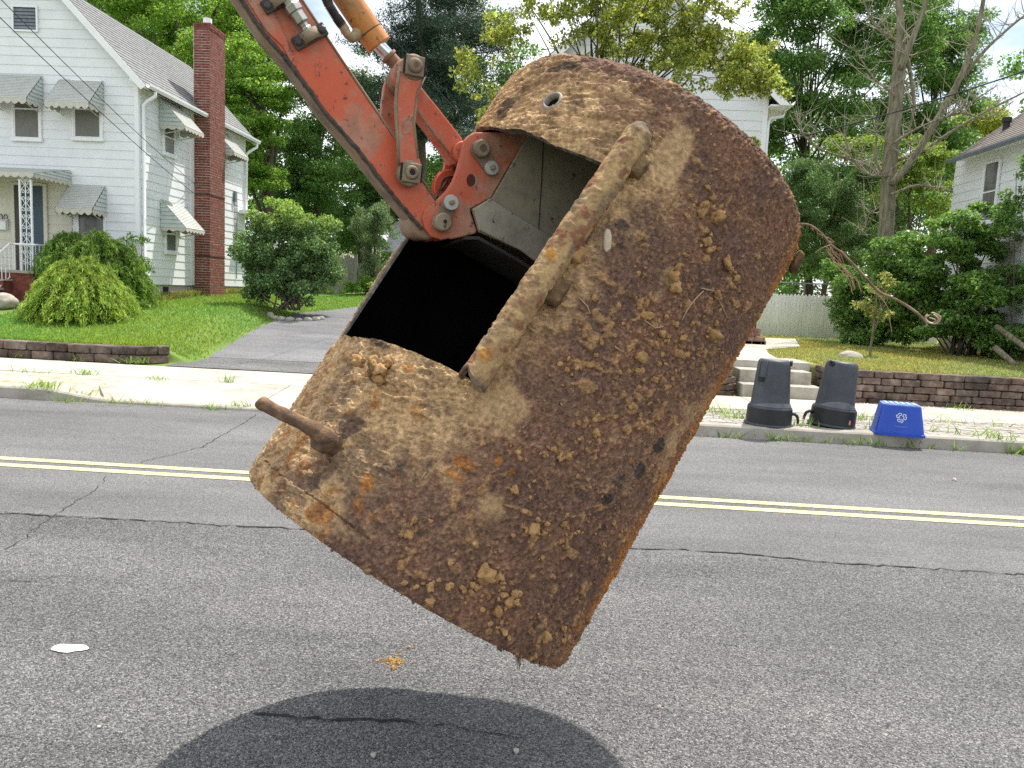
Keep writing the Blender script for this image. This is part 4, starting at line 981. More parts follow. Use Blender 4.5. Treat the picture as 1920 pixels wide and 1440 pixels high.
tree('broadleaf_tree', 'mid-green broadleaf tree with dark limbs above the round bush', 'tree', [(560, 250, 30, 85, 100), (610, 220, 31, 80, 90), (600, 330, 30, 90, 70), (650, 270, 32, 70, 80), (560, 350, 30, 80, 60), (500, 300, 31, 70, 90)], gxy(590, 500, 31), 120, .55, 42000, .12, G2, 13, .26, at(600, 190, 31), .55, group=B_)
tree('broadleaf_tree', 'dark leafy tree low behind the excavator arm, above the stockade fence', 'tree', [(690, 330, 36, 90, 80), (640, 400, 35, 70, 50), (560, 410, 35, 80, 40), (740, 380, 36, 70, 60), (700, 240, 37, 60, 60), (480, 400, 36, 60, 60)], gxy(690, 470, 36), 120, .7, 34000, .15, G2, 14, .22, at(690, 260, 36), .6, group=B_, colvar=.3)
tree('ash_tree', 'pale soft-leaved tree seen between the orange arm and the yellow piston', 'tree', [(670, 160, 38, 60, 70), (700, 220, 38, 60, 70), (640, 200, 38, 50, 50)], gxy(680, 470, 38), 90, .62, 26000, .12, G3, 15, .2, at(680, 130, 38), .5, group=B_)
r_ = np.random.default_rng(3); EL = [(px, 350+r_.normal(0, 35), 58+r_.uniform(0, 8), 75, 165+r_.uniform(-40, 40)) for px in range(380, 2000, 55)]
EL += [(px, 500, 60+r_.uniform(0, 6), 70, 70) for px in range(380, 2000, 60)]
S_w, _b = sub_clumps(EL, 620, 1.2, r_, .7); P_w, _k, d_w = clump_points(S_w, 80000, r_)
P_w = P_w[P_w[:, 2] > 1.0]
tag(leaf_mesh('woods', P_w, .38, G2, None, 8, .6, .6, .3), 'far green woods filling the gaps between the nearer trees', kind='stuff')
# dark pine with two trunks
def pine(name, label, px, pyb, pyt, Y, rpx, seed, skirt):
    r = np.random.default_rng(seed); base = gxy(px, pyb, Y); top = at(px-6, pyt, Y); t = thing(name, base, label, 'pine tree', B_)
    tt_ = np.linspace(0, 1, 10)[:, None]; path = base*(1-tt_)+top*tt_; path[1:-1, :2] += r.normal(0, .06, (8, 2))
    MB().tube(path, .26*(1-.6*tt_[:, 0]), 10).build('trunk', M['bark'], t, smooth=True)
    mb = MB(); P = []; D = []; H = top[2]-base[2]; R_ = rpx*Y/FPX
    for k in range(70):
        f = r.uniform(skirt, 1.05); a = r.uniform(0, 2*math.pi); o = base*(1-f)+top*f; ln = R_*r.uniform(.55, 1.1)*(1-.25*abs(f-.75))
        d = np.array([math.cos(a), math.sin(a), 0]); e = o+d*ln+np.array([0, 0, r.uniform(-.1, .18)*ln]); mid = (o+e)/2+np.array([0, 0, -.06*ln])
        mb.tube([o, mid, e], [.05, .03, .01], 5)
        for j in range(24):
            s = r.uniform(.15, 1.05); c = o*(1-s)**2+2*mid*s*(1-s)+e*s*s+r.normal(0, .16, 3)*np.array([1.2, 1.2, .6])
            m_ = 44; q = r.normal(0, 1, (m_, 3))*np.array([.28, .28, .15]); P.append(c+q); D.append(d*.8+rand_dirs(m_, r)*.9+np.array([0, 0, .35]))
    mb.build('limb', M['bark'], t, smooth=True)
    P = np.vstack(P); D = np.vstack(D); D /= np.linalg.norm(D, axis=1)[:, None]
    leaf_mesh('needles', P, .20, G4, t, seed+1, .3, .16, .4, D, .8)
pine('pine_tree', 'tall dark blue-green pine behind the yellow piston', 795, 480, -160, 34, 125, 21, .42)
pine('pine_tree', 'second dark pine with a bare grey trunk, beside the yellow-green tree', 850, 480, -190, 37, 110, 22, .42)
tree('broadleaf_tree', 'shadowy understorey tree behind the pine trunks', 'tree', [(780, 350, 42, 100, 110), (870, 280, 43, 90, 110), (900, 120, 44, 70, 120), (960, 160, 44, 70, 110)], gxy(800, 470, 42), 110, .8, 26000, .18, G2, 23, .2, at(820, 300, 42), .6, group=B_)
tree('broadleaf_tree', 'dull green sapling-like tree filling the gap under the pines near the garage', 'tree', [(680, 430, 31, 50, 60), (610, 440, 33, 60, 50), (760, 400, 38, 50, 60)], gxy(690, 500, 31), 70, .5, 18000, .12, G2, 24, .08, None, .6, group=B_)
# right-hand background
tree('maple_tree', 'big dark-green leafy tree behind the bare tree, with several thin trunks', 'tree', [(1500, 60, 30, 80, 130), (1580, 120, 31, 90, 140), (1680, 80, 32, 100, 130), (1560, 230, 30, 100, 70), (1470, 0, 30, 70, 80), (1490, 190, 30, 55, 80), (1620, -20, 31, 120, 70), (1440, 120, 31, 60, 90), (1450, 260, 31, 50, 60)], gxy(1520, 560, 31), 215, .60, 80000, .13, G2, 31, .17, at(1500, 0, 31), .6, group=B_, limbs=26)
tree('maple_tree', 'mid-green tree with sky gaps at the upper right, behind the bare branches', 'tree', [(1730, 60, 34, 80, 110), (1780, 160, 34, 65, 80), (1760, 260, 33, 90, 70), (1690, 230, 33, 90, 90), (1820, 60, 35, 30, 50)], gxy(1750, 560, 34), 150, .55, 50000, .13, G2, 32, .2, at(1750, 40, 34), .5, group=B_)
tree('broadleaf_tree', 'shadowy tree low behind the picket fence', 'tree', [(1560, 430, 30, 110, 90), (1450, 480, 30, 90, 70), (1370, 480, 31, 80, 70), (1450, 360, 30, 60, 100), (1680, 400, 30, 90, 100), (1600, 330, 31, 120, 60), (1790, 350, 31, 60, 70)], gxy(1580, 560, 30), 120, .75, 34000, .16, G2, 33, .2, at(1580, 350, 30), .6, group=B_)
tree('evergreen_shrub', 'feathery dull-green evergreen shrub behind the picket fence, right of the tank', 'shrub', [(1530, 400, 24.5, 60, 100), (1590, 380, 25, 60, 90), (1500, 330, 25.5, 35, 50), (1570, 470, 24.5, 90, 60), (1640, 330, 25.5, 40, 50)], gxy(1545, 560, 24.5), 150, .30, 40000, .10, G8, 34, .10, None, .7, up=.3, asp=.3, dirs=(0, 0, .6))
tree('broadleaf_tree', 'yellowish-green young growth around the foot of the bare trunk', 'tree', [(1700, 340, 22.5, 60, 60), (1610, 270, 23.5, 55, 25), (1760, 390, 22, 60, 50), (1740, 290, 23, 50, 40)], gxy(1710, 560, 22.5), 70, .32, 15000, .09, leafmat('young_leaf', (.13, .20, .035), (.30, .42, .06), .42), 35, .06, None, .5)
tree('broadleaf_tree', 'distant yellow-green tree just above the right house roof', 'tree', [(1850, 225, 40, 45, 28), (1800, 240, 40, 35, 30)], gxy(1840, 500, 40), 40, .6, 7000, .15, G5, 36, .15, None, .6, group=B_)
# yellow-green tree between tank and gabled house
base = gxy(1130, 640, 14.2)
yt = tree('yellow_leaf_tree', 'thin-crowned yellow-green tree behind the top of the tank', 'tree',
     [(895, 140, 13.6, 45, 45), (915, 215, 13.8, 30, 35), (950, 60, 13.6, 60, 45), (1040, 20, 13.8, 80, 60), (1130, 40, 14, 80, 60), (1220, 30, 14.2, 90, 60), (1310, 50, 14, 80, 60), (1390, 110, 13.8, 60, 45), (1290, 140, 13.6, 70, 40), (1350, 165, 13.6, 60, 25), (1440, 160, 13.8, 30, 20), (1180, 100, 14, 100, 40), (1340, 95, 13.9, 70, 50), (1400, 135, 13.8, 70, 42), (1445, 165, 13.8, 38, 20), (1270, 90, 14, 90, 50), (870, 175, 13.8, 28, 22), (1100, -60, 14, 180, 60), (1300, -50, 14, 140, 60)],
     base, 620, .15, 38000, .068, G5, 41, .10, at(1130, 60, 14.2), .7, limbs=26, up=.2, asp=.6, colvar=.42, bark='bark')
mbt = MB(); r_ = np.random.default_rng(5)
for k in range(60):
    a = at(r_.uniform(900, 1430), r_.uniform(-20, 170), r_.uniform(13.4, 14.4)); e = a+rand_dirs(1, r_)[0]*np.array([.5, .3, .35])*1.1
    mbt.tube([a, (a+e)/2+r_.normal(0, .04, 3), e], [.010, .008, .003], 4)
mbt.build('twig', M['bark'], yt)
tree('seedling', 'small spray of yellow-green leaves at the gabled house corner beside the tank rim', 'plant', [(1418, 268, 17.4, 18, 10), (1408, 285, 17.4, 10, 16)], gxy(1412, 600, 17.4), 12, .10, 260, .085, G5, 42, .012, at(1415, 262, 17.4), .8, limbs=4)
# bare tree
def bare_tree():
    Y = 20.0; base = gxy(1656, 560, Y); t = thing('bare_tree', base, 'dead bare tree with a pale ridged trunk and tangled leafless twigs', 'tree')
    r = np.random.default_rng(51); s = Y/FPX
    def pth(pts, dy=0): return np.array([at(a, b, Y+dy+k*.03) for k, (a, b) in enumerate(pts)])
    def smooth(P, n=24):
        u = np.linspace(0, len(P)-1, n); Q = np.stack([np.interp(u, np.arange(len(P)), P[:, i]) for i in range(3)], 1)
        for _ in range(2): Q[1:-1] = .25*Q[:-2]+.5*Q[1:-1]+.25*Q[2:]
        return Q
    mb = MB(); T = smooth(np.vstack([[base-np.array((0, 0, .1))], pth([(1662, 430), (1666, 330), (1677, 220), (1686, 130), (1690, 60), (1680, -60), (1675, -200)])]), 30)
    mb.tube(T, np.interp(np.linspace(0, 1, 30), [0, .1, .4, .62, .7, 1], [.23, .19, .17, .14, .09, .05]), 14)
    mb.build('trunk', M['bark_pale'], t, smooth=True)
    limbs = [([(1688, 130), (1712, 70), (1735, 10), (1760, -80)], 9, 4), ([(1672, 345), (1712, 300), (1757, 225), (1800, 150), (1832, 70), (1848, -20), (1855, -120)], 10, 4),
             ([(1676, 303), (1733, 283), (1783, 247), (1840, 213), (1930, 168)], 5, 2.5), ([(1660, 335), (1640, 318), (1600, 300), (1540, 283), (1507, 257), (1490, 213)], 5, 1.6),
             ([(1800, 150), (1850, 90), (1900, 45), (1960, 0)], 5, 2.5), ([(1672, 270), (1720, 240), (1790, 212), (1870, 160)], 3, 1.5), ([(1670, 365), (1720, 345), (1790, 360), (1840, 372)], 4, 1.5),
             ([(1690, 80), (1650, 60), (1625, 20), (1610, -30)], 4, 1.5), ([(1680, 180), (1640, 150), (1600, 90)], 3, 1.2), ([(1757, 225), (1800, 210), (1850, 225), (1900, 190)], 3, 1.2),
             ([(1668, 330), (1625, 330), (1592, 290), (1583, 250), (1600, 220)], 3.2, 1.2), ([(1662, 340), (1640, 300), (1645, 250), (1640, 200)], 3, 1), ([(1690, 75), (1704, 120), (1716, 200), (1700, 260)], 6, 3), ([(1664, 380), (1630, 400), (1610, 440)], 2.4, 1)]
    ml = MB(); tips = []
    for pts, a, b in limbs:
        Q = smooth(pth(pts, r.normal(0, .4)), 20); rr_ = np.linspace(a*.70, b*.6, 20)*s; ml.tube(Q, rr_, 8); tips.append((Q, rr_))
    ml.build('limb', M['bark_pale'], t, smooth=True)
    mt = MB(); tips.append((T[8:], np.full(22, .05)))
    for k in range(420):
        Q, rr_ = tips[r.integers(len(tips))]; i = r.integers(2, len(Q)); o = Q[i]; d = rand_dirs(1, r)[0]*np.array([1, .6, .7])+np.array([0, 0, .25]); ln = r.uniform(.25, 1.05)
        c = r.normal(0, .28, 3)+np.array([0, 0, .45]); u = np.linspace(0, 1, 7)[:, None]; P = o+d*ln*u+c*ln*u*u*.6
        mt.tube(P, np.linspace(min(rr_[i]*.5, .014), .003, 7), 4, False)
        if r.random() < .7:
            j = r.integers(2, 6); e = P[j]+rand_dirs(1, r)[0]*ln*.45+np.array([0, 0, .15]); mt.tube([P[j], (P[j]+e)/2+r.normal(0, .03, 3), e], [.007, .005, .002], 4, False)
    mt.build('twig', M['twig'], t)
bare_tree()
# sapling and shrubs of the right yard
sb = gg(1631, 669)
tree('sapling', 'thin young tree with sparse yellow-green leaves in the right lawn', 'tree', [(1645, 545, 15.3, 34, 24), (1618, 575, 15.3, 22, 18), (1655, 585, 15.3, 20, 16), (1665, 525, 15.3, 18, 14)], sb, 30, .12, 900, .075, leafmat('sapling_leaf', (.22, .24, .07), (.40, .42, .10), .4), 61, .026, at(1646, 525, 15.3), .7, limbs=14, bark='bark_pale')
tree('large_shrub', 'broad glossy green shrub overhanging the right lawn in front of the right house', 'shrub',
     [(1810, 470, 16.8, 110, 70), (1720, 500, 17.6, 80, 70), (1880, 560, 16.2, 70, 80), (1790, 560, 16.8, 110, 60), (1850, 430, 16.8, 80, 40), (1660, 520, 18.2, 50, 55), (1880, 640, 16.0, 60, 30), (1690, 585, 17.8, 60, 40), (1770, 620, 16.6, 50, 25), (1900, 420, 16.2, 40, 50)], gxy(1800, 655, 16.8), 190, .27, 60000, .085, G6, 62, .07, at(1800, 480, 16.8), .5, limbs=12, up=.9, asp=.6, stems=10)
tree('large_shrub', 'dark lower shrub hiding the right end of the picket fence', 'shrub', [(1600, 560, 19.2, 40, 55), (1650, 600, 19, 45, 40), (1580, 500, 20, 35, 35), (1620, 640, 18.6, 35, 18), (1700, 630, 18.5, 40, 20)], gxy(1630, 648, 19), 90, .27, 20000, .085, G6, 63, .05, None, .6, limbs=6, up=.7, asp=.6, stems=6)
tree('leafy_shoot', 'loose leafy shoots in front of the white siding at the right edge', 'plant', [(1905, 370, 15.8, 22, 35), (1880, 410, 15.8, 30, 25), (1915, 320, 15.8, 12, 25)], gxy(1900, 640, 15.8), 26, .15, 1100, .09, G6, 64, .02, None, .7, limbs=8)
mb = MB()
for px, a in ((1822, .10), (1800, .06), (1845, .07), (1785, .05)): p = gxy(px, 660, 16.9); mb.tube([p, p+np.array((.03, 0, .6)), p+np.array((.05, .1, 1.3))], [a, a*.9, a*.7], 8)
t = thing('shrub_trunks', gxy(1810, 660, 16.9), 'stout dark trunks under the big shrub at the right', 'tree'); mb.build('trunk', M['bark'], t, smooth=True)
# left yard shrubs
def fresh(P):
    z = (P[:, 2]-P[:, 2].min())/np.ptp(P[:, 2]); k = sstep(.66, .95, z)[:, None]*np.random.default_rng(1).random((len(P), 1)); return 1+k*np.array([2.6, 1.7, .1])
bb = gg(548, 577)
tree('round_bush', 'large rounded bush with yellow-green shoots on top beside the driveway', 'bush', [(540, 480, 18.4, 92, 88), (470, 490, 18.4, 38, 66), (600, 450, 18.5, 40, 52), (540, 410, 18.6, 66, 36), (560, 535, 18.3, 66, 36), (490, 535, 18.3, 40, 34), (600, 500, 18.4, 38, 50)], bb, 230, .20, 42000, .072, G9, 71, 0, None, .85, up=.3, asp=.6, stems=26, tint=fresh, colvar=.38)
tree('pale_shrub', 'grey-green wispy shrub behind the driveway fence, left of the garage', 'shrub', [(700, 430, 25, 42, 50), (690, 500, 25, 40, 40), (720, 400, 25, 25, 30)], gxy(700, 545, 25), 90, .18, 13000, .085, G3, 72, .05, None, .9, up=0, asp=.25, dirs=(.2, 0, .9), stems=6)
tree('climbing_weed', 'spindly weeds growing up the corner of the left house by the downspout', 'plant', [(262, 500, 17.25, 22, 40), (285, 505, 17.2, 22, 12), (255, 450, 17.2, 26, 14)], gxy(262, 565, 17.25), 26, .11, 900, .075, G9, 73, .012, None, .7, limbs=8)
tree('fence_weeds', 'low leafy weeds at the foot of the grey stockade fence', 'plant', [(650, 540, 24.5, 40, 12), (690, 535, 24.5, 25, 20), (610, 550, 24, 30, 10)], gxy(650, 550, 24.5), 40, .18, 4000, .09, G1, 74, 0, None, .6)
def weeping(name, label, doms, base, n, seed, m, L=.17):
    r = np.random.default_rng(seed); t = thing(name, base, label, 'shrub', 'weeping evergreens by the porch'); P = []; D = []; Wt = []
    for (px, py, Y, rx, ry, k) in doms:
        c = at(px, py, Y); s = Y/FPX; c[2] = max(c[2]-ry*s, gz(c[0], c[1])); Rx, Rz = rx*s, 2*ry*s
        for _ in range(int(k)):             # arching sprays
            a = r.uniform(0, 2*math.pi); e = math.asin(r.uniform(.0, 1.0)); q = np.array([math.cos(a)*math.cos(e), math.sin(a)*math.cos(e), math.sin(e)])
            o = c+q*np.array([Rx, Rx*.85, Rz])*r.uniform(.72, 1.04); out = q*np.array([1, 1, .2])+r.normal(0, .15, 3); out[2] = max(out[2], -.1)
            ln = r.uniform(.22, .50)
            for j in range(n):
                u = r.random(); p = o+out*ln*u+np.array([0, 0, .10*u-.48*u*u*ln*2])+r.normal(0, .022, 3)
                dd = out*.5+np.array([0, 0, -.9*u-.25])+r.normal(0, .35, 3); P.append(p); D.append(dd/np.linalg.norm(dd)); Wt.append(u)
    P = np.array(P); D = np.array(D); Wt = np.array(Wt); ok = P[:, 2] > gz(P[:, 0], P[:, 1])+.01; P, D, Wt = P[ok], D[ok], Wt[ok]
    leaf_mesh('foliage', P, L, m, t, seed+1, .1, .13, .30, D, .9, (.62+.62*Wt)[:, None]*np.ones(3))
    mb = MB()
    for k in range(9): e = P[r.integers(len(P))]; b_ = base+np.array([0, .1, 0]); mb.tube([b_, (b_+e)/2+np.array([0, 0, .2]), e], [.03, .02, .006], 5)
    mb.build('stem', M['bark'], t)
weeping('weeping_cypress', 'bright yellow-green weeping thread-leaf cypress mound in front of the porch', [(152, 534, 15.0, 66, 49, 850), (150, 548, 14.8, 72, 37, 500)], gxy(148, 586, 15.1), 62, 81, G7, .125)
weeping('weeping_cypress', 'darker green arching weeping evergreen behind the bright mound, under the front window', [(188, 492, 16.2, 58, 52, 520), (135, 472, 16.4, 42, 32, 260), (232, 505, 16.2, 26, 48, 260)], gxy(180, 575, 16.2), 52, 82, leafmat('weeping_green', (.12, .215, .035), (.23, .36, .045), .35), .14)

# grass: blades of the lawns, weeds along the kerbs
def blades(name, X, Y, Z, h, wd, m, seed, label, lean=.45):
    r = np.random.default_rng(seed); n = len(X); a = r.uniform(0, 2*np.pi, n); hh = h*r.uniform(.5, 1.4, n)
    B = np.stack([X, Y, Z], 1); s = np.stack([np.cos(a), np.sin(a), 0*a], 1)*(wd*r.uniform(.6, 1.3, n))[:, None]
    t = B+np.stack([r.normal(0, lean, n)*hh, r.normal(0, lean, n)*hh, hh], 1); mid = B*.5+t*.5; mid[:, 2] += hh*.12
    V = np.stack([B-s, B+s, mid+s*.7, t, mid-s*.7], 1).reshape(-1, 3); k = np.arange(n)*5
    F = np.stack([np.stack([k, k+1, k+2, k+4], 1), np.stack([k+4, k+2, k+3, k+3], 1)], 1).reshape(-1, 4)
    q = np.exp(r.normal(0, .25, n)); hue = r.normal(0, .14, n)+(fbm(np.stack([X*.55, Y*.55, 0*X], 1), 3, 9)-.5)*.7
    c = np.clip(np.stack([q*(1+hue), q, q*(1-hue)], 1), .2, 2.4)
    V3 = V; F3 = [f for f in F.tolist()]
    F3 = [f if f[2] != f[3] else f[:3] for f in F3]
    o = mesh_obj(name, V3, F3, m, origin=(0, 0, 0), col=np.repeat(c, 5, 0)); tag(o, label, kind='stuff'); return o
GR = leafmat('grass_blade', (.175, .310, .045), (.30, .46, .065), .38)
GD = leafmat('dry_grass_blade', (.30, .325, .10), (.42, .44, .14), .4)
r_ = np.random.default_rng(91)
n = 95000; Y_ = 12.45+(r_.random(n)**1.4)*11.5; X_ = -r_.uniform(4.9, 14.0, n)
edge = dedge(Y_)-.02*np.sin(Y_*5); ok = (X_ < edge+r_.normal(0, .07, n)) & ~((X_ < XW) & (Y_ > 17.3)) & ~((X_ < -10.9) & (Y_ > 14.8)) & ~((X_ > -6.5) & (Y_ < 12.7))
X_, Y_ = X_[ok], Y_[ok]; blades('grass', X_, Y_, gz(X_, Y_)-.005, .055, .0075, GR, 92, 'lush green lawn of the left house')
n = 9000; Y_ = 17.6+r_.random(n)*6; X_ = XW+.05+np.abs(r_.normal(0, .10, n)); blades('tall_grass', X_, Y_, gz(X_, Y_), .16, .008, leafmat('seed_grass', (.22, .24, .07), (.34, .36, .1), .35), 93, 'taller seed grass along the left house foundation')
n = 95000; Y_ = 12.36+(r_.random(n)**1.3)*8.6; X_ = r_.uniform(2.9, 12.5, n)
PP = np.array(pp)
def inside(X, Y, P):
    c = np.zeros(len(X), bool); m_ = len(P)
    for i in range(m_):
        x1, y1 = P[i]; x2, y2 = P[(i+1) % m_]; c ^= ((y1 > Y) != (y2 > Y)) & (X < (x2-x1)*(Y-y1)/(y2-y1+1e-12)+x1)
    return c
ok = ~inside(X_, Y_, PP) & ~((X_ < 4.46) & (Y_ < 13.75)) & ~((X_ > RX) & (Y_ < RY1)) & (X_ > 3.6+.12*(Y_-13.7))
X_, Y_ = X_[ok], Y_[ok]; blades('grass', X_, Y_, gz(X_, Y_)-.005, .045, .008, GD, 94, 'dry yellowish lawn of the right yard')
n = 42000; Y_ = 12.4+(r_.random(n)**1.3)*6; X_ = r_.uniform(-2.95, 3.4, n)
ok = ~inside(X_, Y_, PP) & ~((X_ > 2.3) & (Y_ < 14)) & ~((X_ > GX0) & (Y_ > 17.9)) & ~((X_ > -1.5) & (Y_ < 12.45))
X_, Y_ = X_[ok], Y_[ok]; blades('grass', X_, Y_, gz(X_, Y_)-.005, .05, .008, GR, 98, 'lawn between the driveway and the gabled house')
def tufts(spots, seed, m, label, name='weeds', h=.11):
    r = np.random.default_rng(seed); X = []; Y = []; Z = []
    for (x, y, z, sx, sy, k) in spots: k = int(k*.5); X.append(x+r.normal(0, sx, k)); Y.append(y+r.normal(0, sy, k)); Z.append(np.full(k, z))
    blades(name, np.concatenate(X), np.concatenate(Y), np.concatenate(Z), h, .006, m, seed, label, .8)
sp = []
for px, py, k, sx in ((1440, 812, 130, .10), (1425, 812, 60, .05), (1510, 822, 90, .18), (1585, 828, 130, .16), (1640, 831, 60, .06), (1705, 836, 110, .12), (1780, 838, 40, .05), (1870, 838, 170, .10), (1890, 845, 150, .08), (1335, 805, 60, .1), (1360, 808, 60, .1)):
    p = gp(px, py, .0); sp.append((p[0], 9.12, .0, sx, .03, int(k*.6)))
for px, py, k, sx, sy in ((1345, 775, 160, .16, .09), (1385, 785, 200, .16, .06), (1430, 795, 160, .12, .05), (1500, 800, 60, .08, .04), (1545, 800, 90, .12, .05), (1625, 788, 90, .08, .06), (1628, 805, 40, .06, .04), (1780, 793, 80, .12, .05), (1800, 770, 60, .1, .05), (1875, 800, 50, .08, .04), (1820, 815, 60, .14, .05), (1875, 825, 120, .1, .05), (1760, 810, 40, .1, .04), (1700, 790, 40, .1, .04)):
    p = gp(px, py, .135); sp.append((p[0], p[1], .135, sx, sy, int(k*.65)))
tufts(sp, 95, GR, 'weeds sprouting along the right kerb and between the pavers')
sp = []
for px, py, k, sx, sy, z in ((80, 727, 160, .10, .14, .13), (90, 735, 80, .1, .05, .09), (75, 748, 60, .1, .03, .0), (130, 755, 50, .15, .03, .0), (160, 742, 40, .1, .04, .06), (400, 768, 60, .12, .03, .0), (455, 768, 80, .10, .03, .0), (160, 702, 80, .10, .04, .14), (290, 712, 40, .12, .03, .14), (430, 717, 45, .05, .03, .14), (60, 700, 40, .2, .06, .13), (210, 757, 30, .12, .02, 0.02), (270, 760, 30, .15, .02, 0.01)):
    p = gp(px, py, z); sp.append((p[0], p[1], z, sx, sy, k))
for px, py, k, sx in ((210, 675, 90, .06), (275, 668, 220, .16), (300, 660, 200, .20), (255, 680, 80, .1), (40, 668, 40, .06), (150, 675, 30, .05), (340, 668, 160, .22), (380, 662, 60, .14), (504, 672, 25, .06)):
    p = gp(px, py, .17); sp.append((p[0], p[1], .165, sx, .07, k))
tufts(sp, 96, GR, 'weeds along the left kerb, pavement joints and wall end', h=.10)
# fallen leaves on the pavement by the long wall
mb = MB(); n = 500; X_ = r_.uniform(4.6, 9, n); Y_ = 12.06-np.abs(r_.normal(0, .10, n)); P = np.stack([X_, Y_, np.full(n, .152)], 1)
o = leaf_mesh('fallen_leaves', P, .03, leafmat('dead_leaf', (.42, .34, .24), (.4, .3, .2), .2), None, 97, 2.5, .6); tag(o, 'pale fallen leaves along the foot of the long block wall', kind='stuff')

# ------------------------------------------------------------------ the rusted tank
TC = np.array([-.4406, 2.4849, .663]); TA = np.array([.46298, .27554, .84245]); TA /= np.linalg.norm(TA); TL, TR = 1.645, .6
tu = CO-TC; tu -= TA*(tu@TA); tu /= np.linalg.norm(tu); tw = np.cross(TA, tu)
def cylp(px, py, r=TR):
    d = ray(px, py); o = CO-TC; dp = d-TA*(d@TA); op = o-TA*(o@TA)
    A, B, c0 = dp@dp, 2*dp@op, op@op-r*r; D = max(0, B*B-4*A*c0); t = (-B-math.sqrt(D))/2/A
    q = CO+t*d-TC; return math.atan2(q@tw, q@tu), q@TA
def tp(th, v, r=TR):
    th = np.asarray(th)[..., None]; v = np.asarray(v)[..., None]; r = np.asarray(r)[..., None]
    return TC+TA*v+r*(np.cos(th)*tu+np.sin(th)*tw)
def trad(th): return np.cos(th)*tu+np.sin(th)*tw
tank = thing('steel_tank', TC, 'rusted mud-crusted steel cylinder tank with a cut opening, hanging from the excavator bucket', 'tank')
HT0, HT1 = rad(-75.6), rad(-11.0)
def f_bot(t): return np.interp(np.degrees(t), [-90, -76, -70, -52, -42, -27, -18, -5], [.52, .52, .524, .541, .556, .570, .576, .58])
def f_top(t): return np.interp(np.degrees(t), [-90, -74, -60, -46, -41, -36, -27, -14, -5], [1.385, 1.377, 1.352, 1.324, 1.330, 1.323, 1.307, 1.308, 1.31])
def sandbound(v): return np.interp(v, [0, .06, .12, .22, .32, .42, .50, .62, .8, 1.0, 1.15, 1.27, 1.34, 1.46, 1.53, 1.58, 1.62, 1.66], [-20, -15, -17, -18, -12, -5, -1, 0, -2.5, -3, -2, 1, 5, 3, -14, -24, -36, -48])
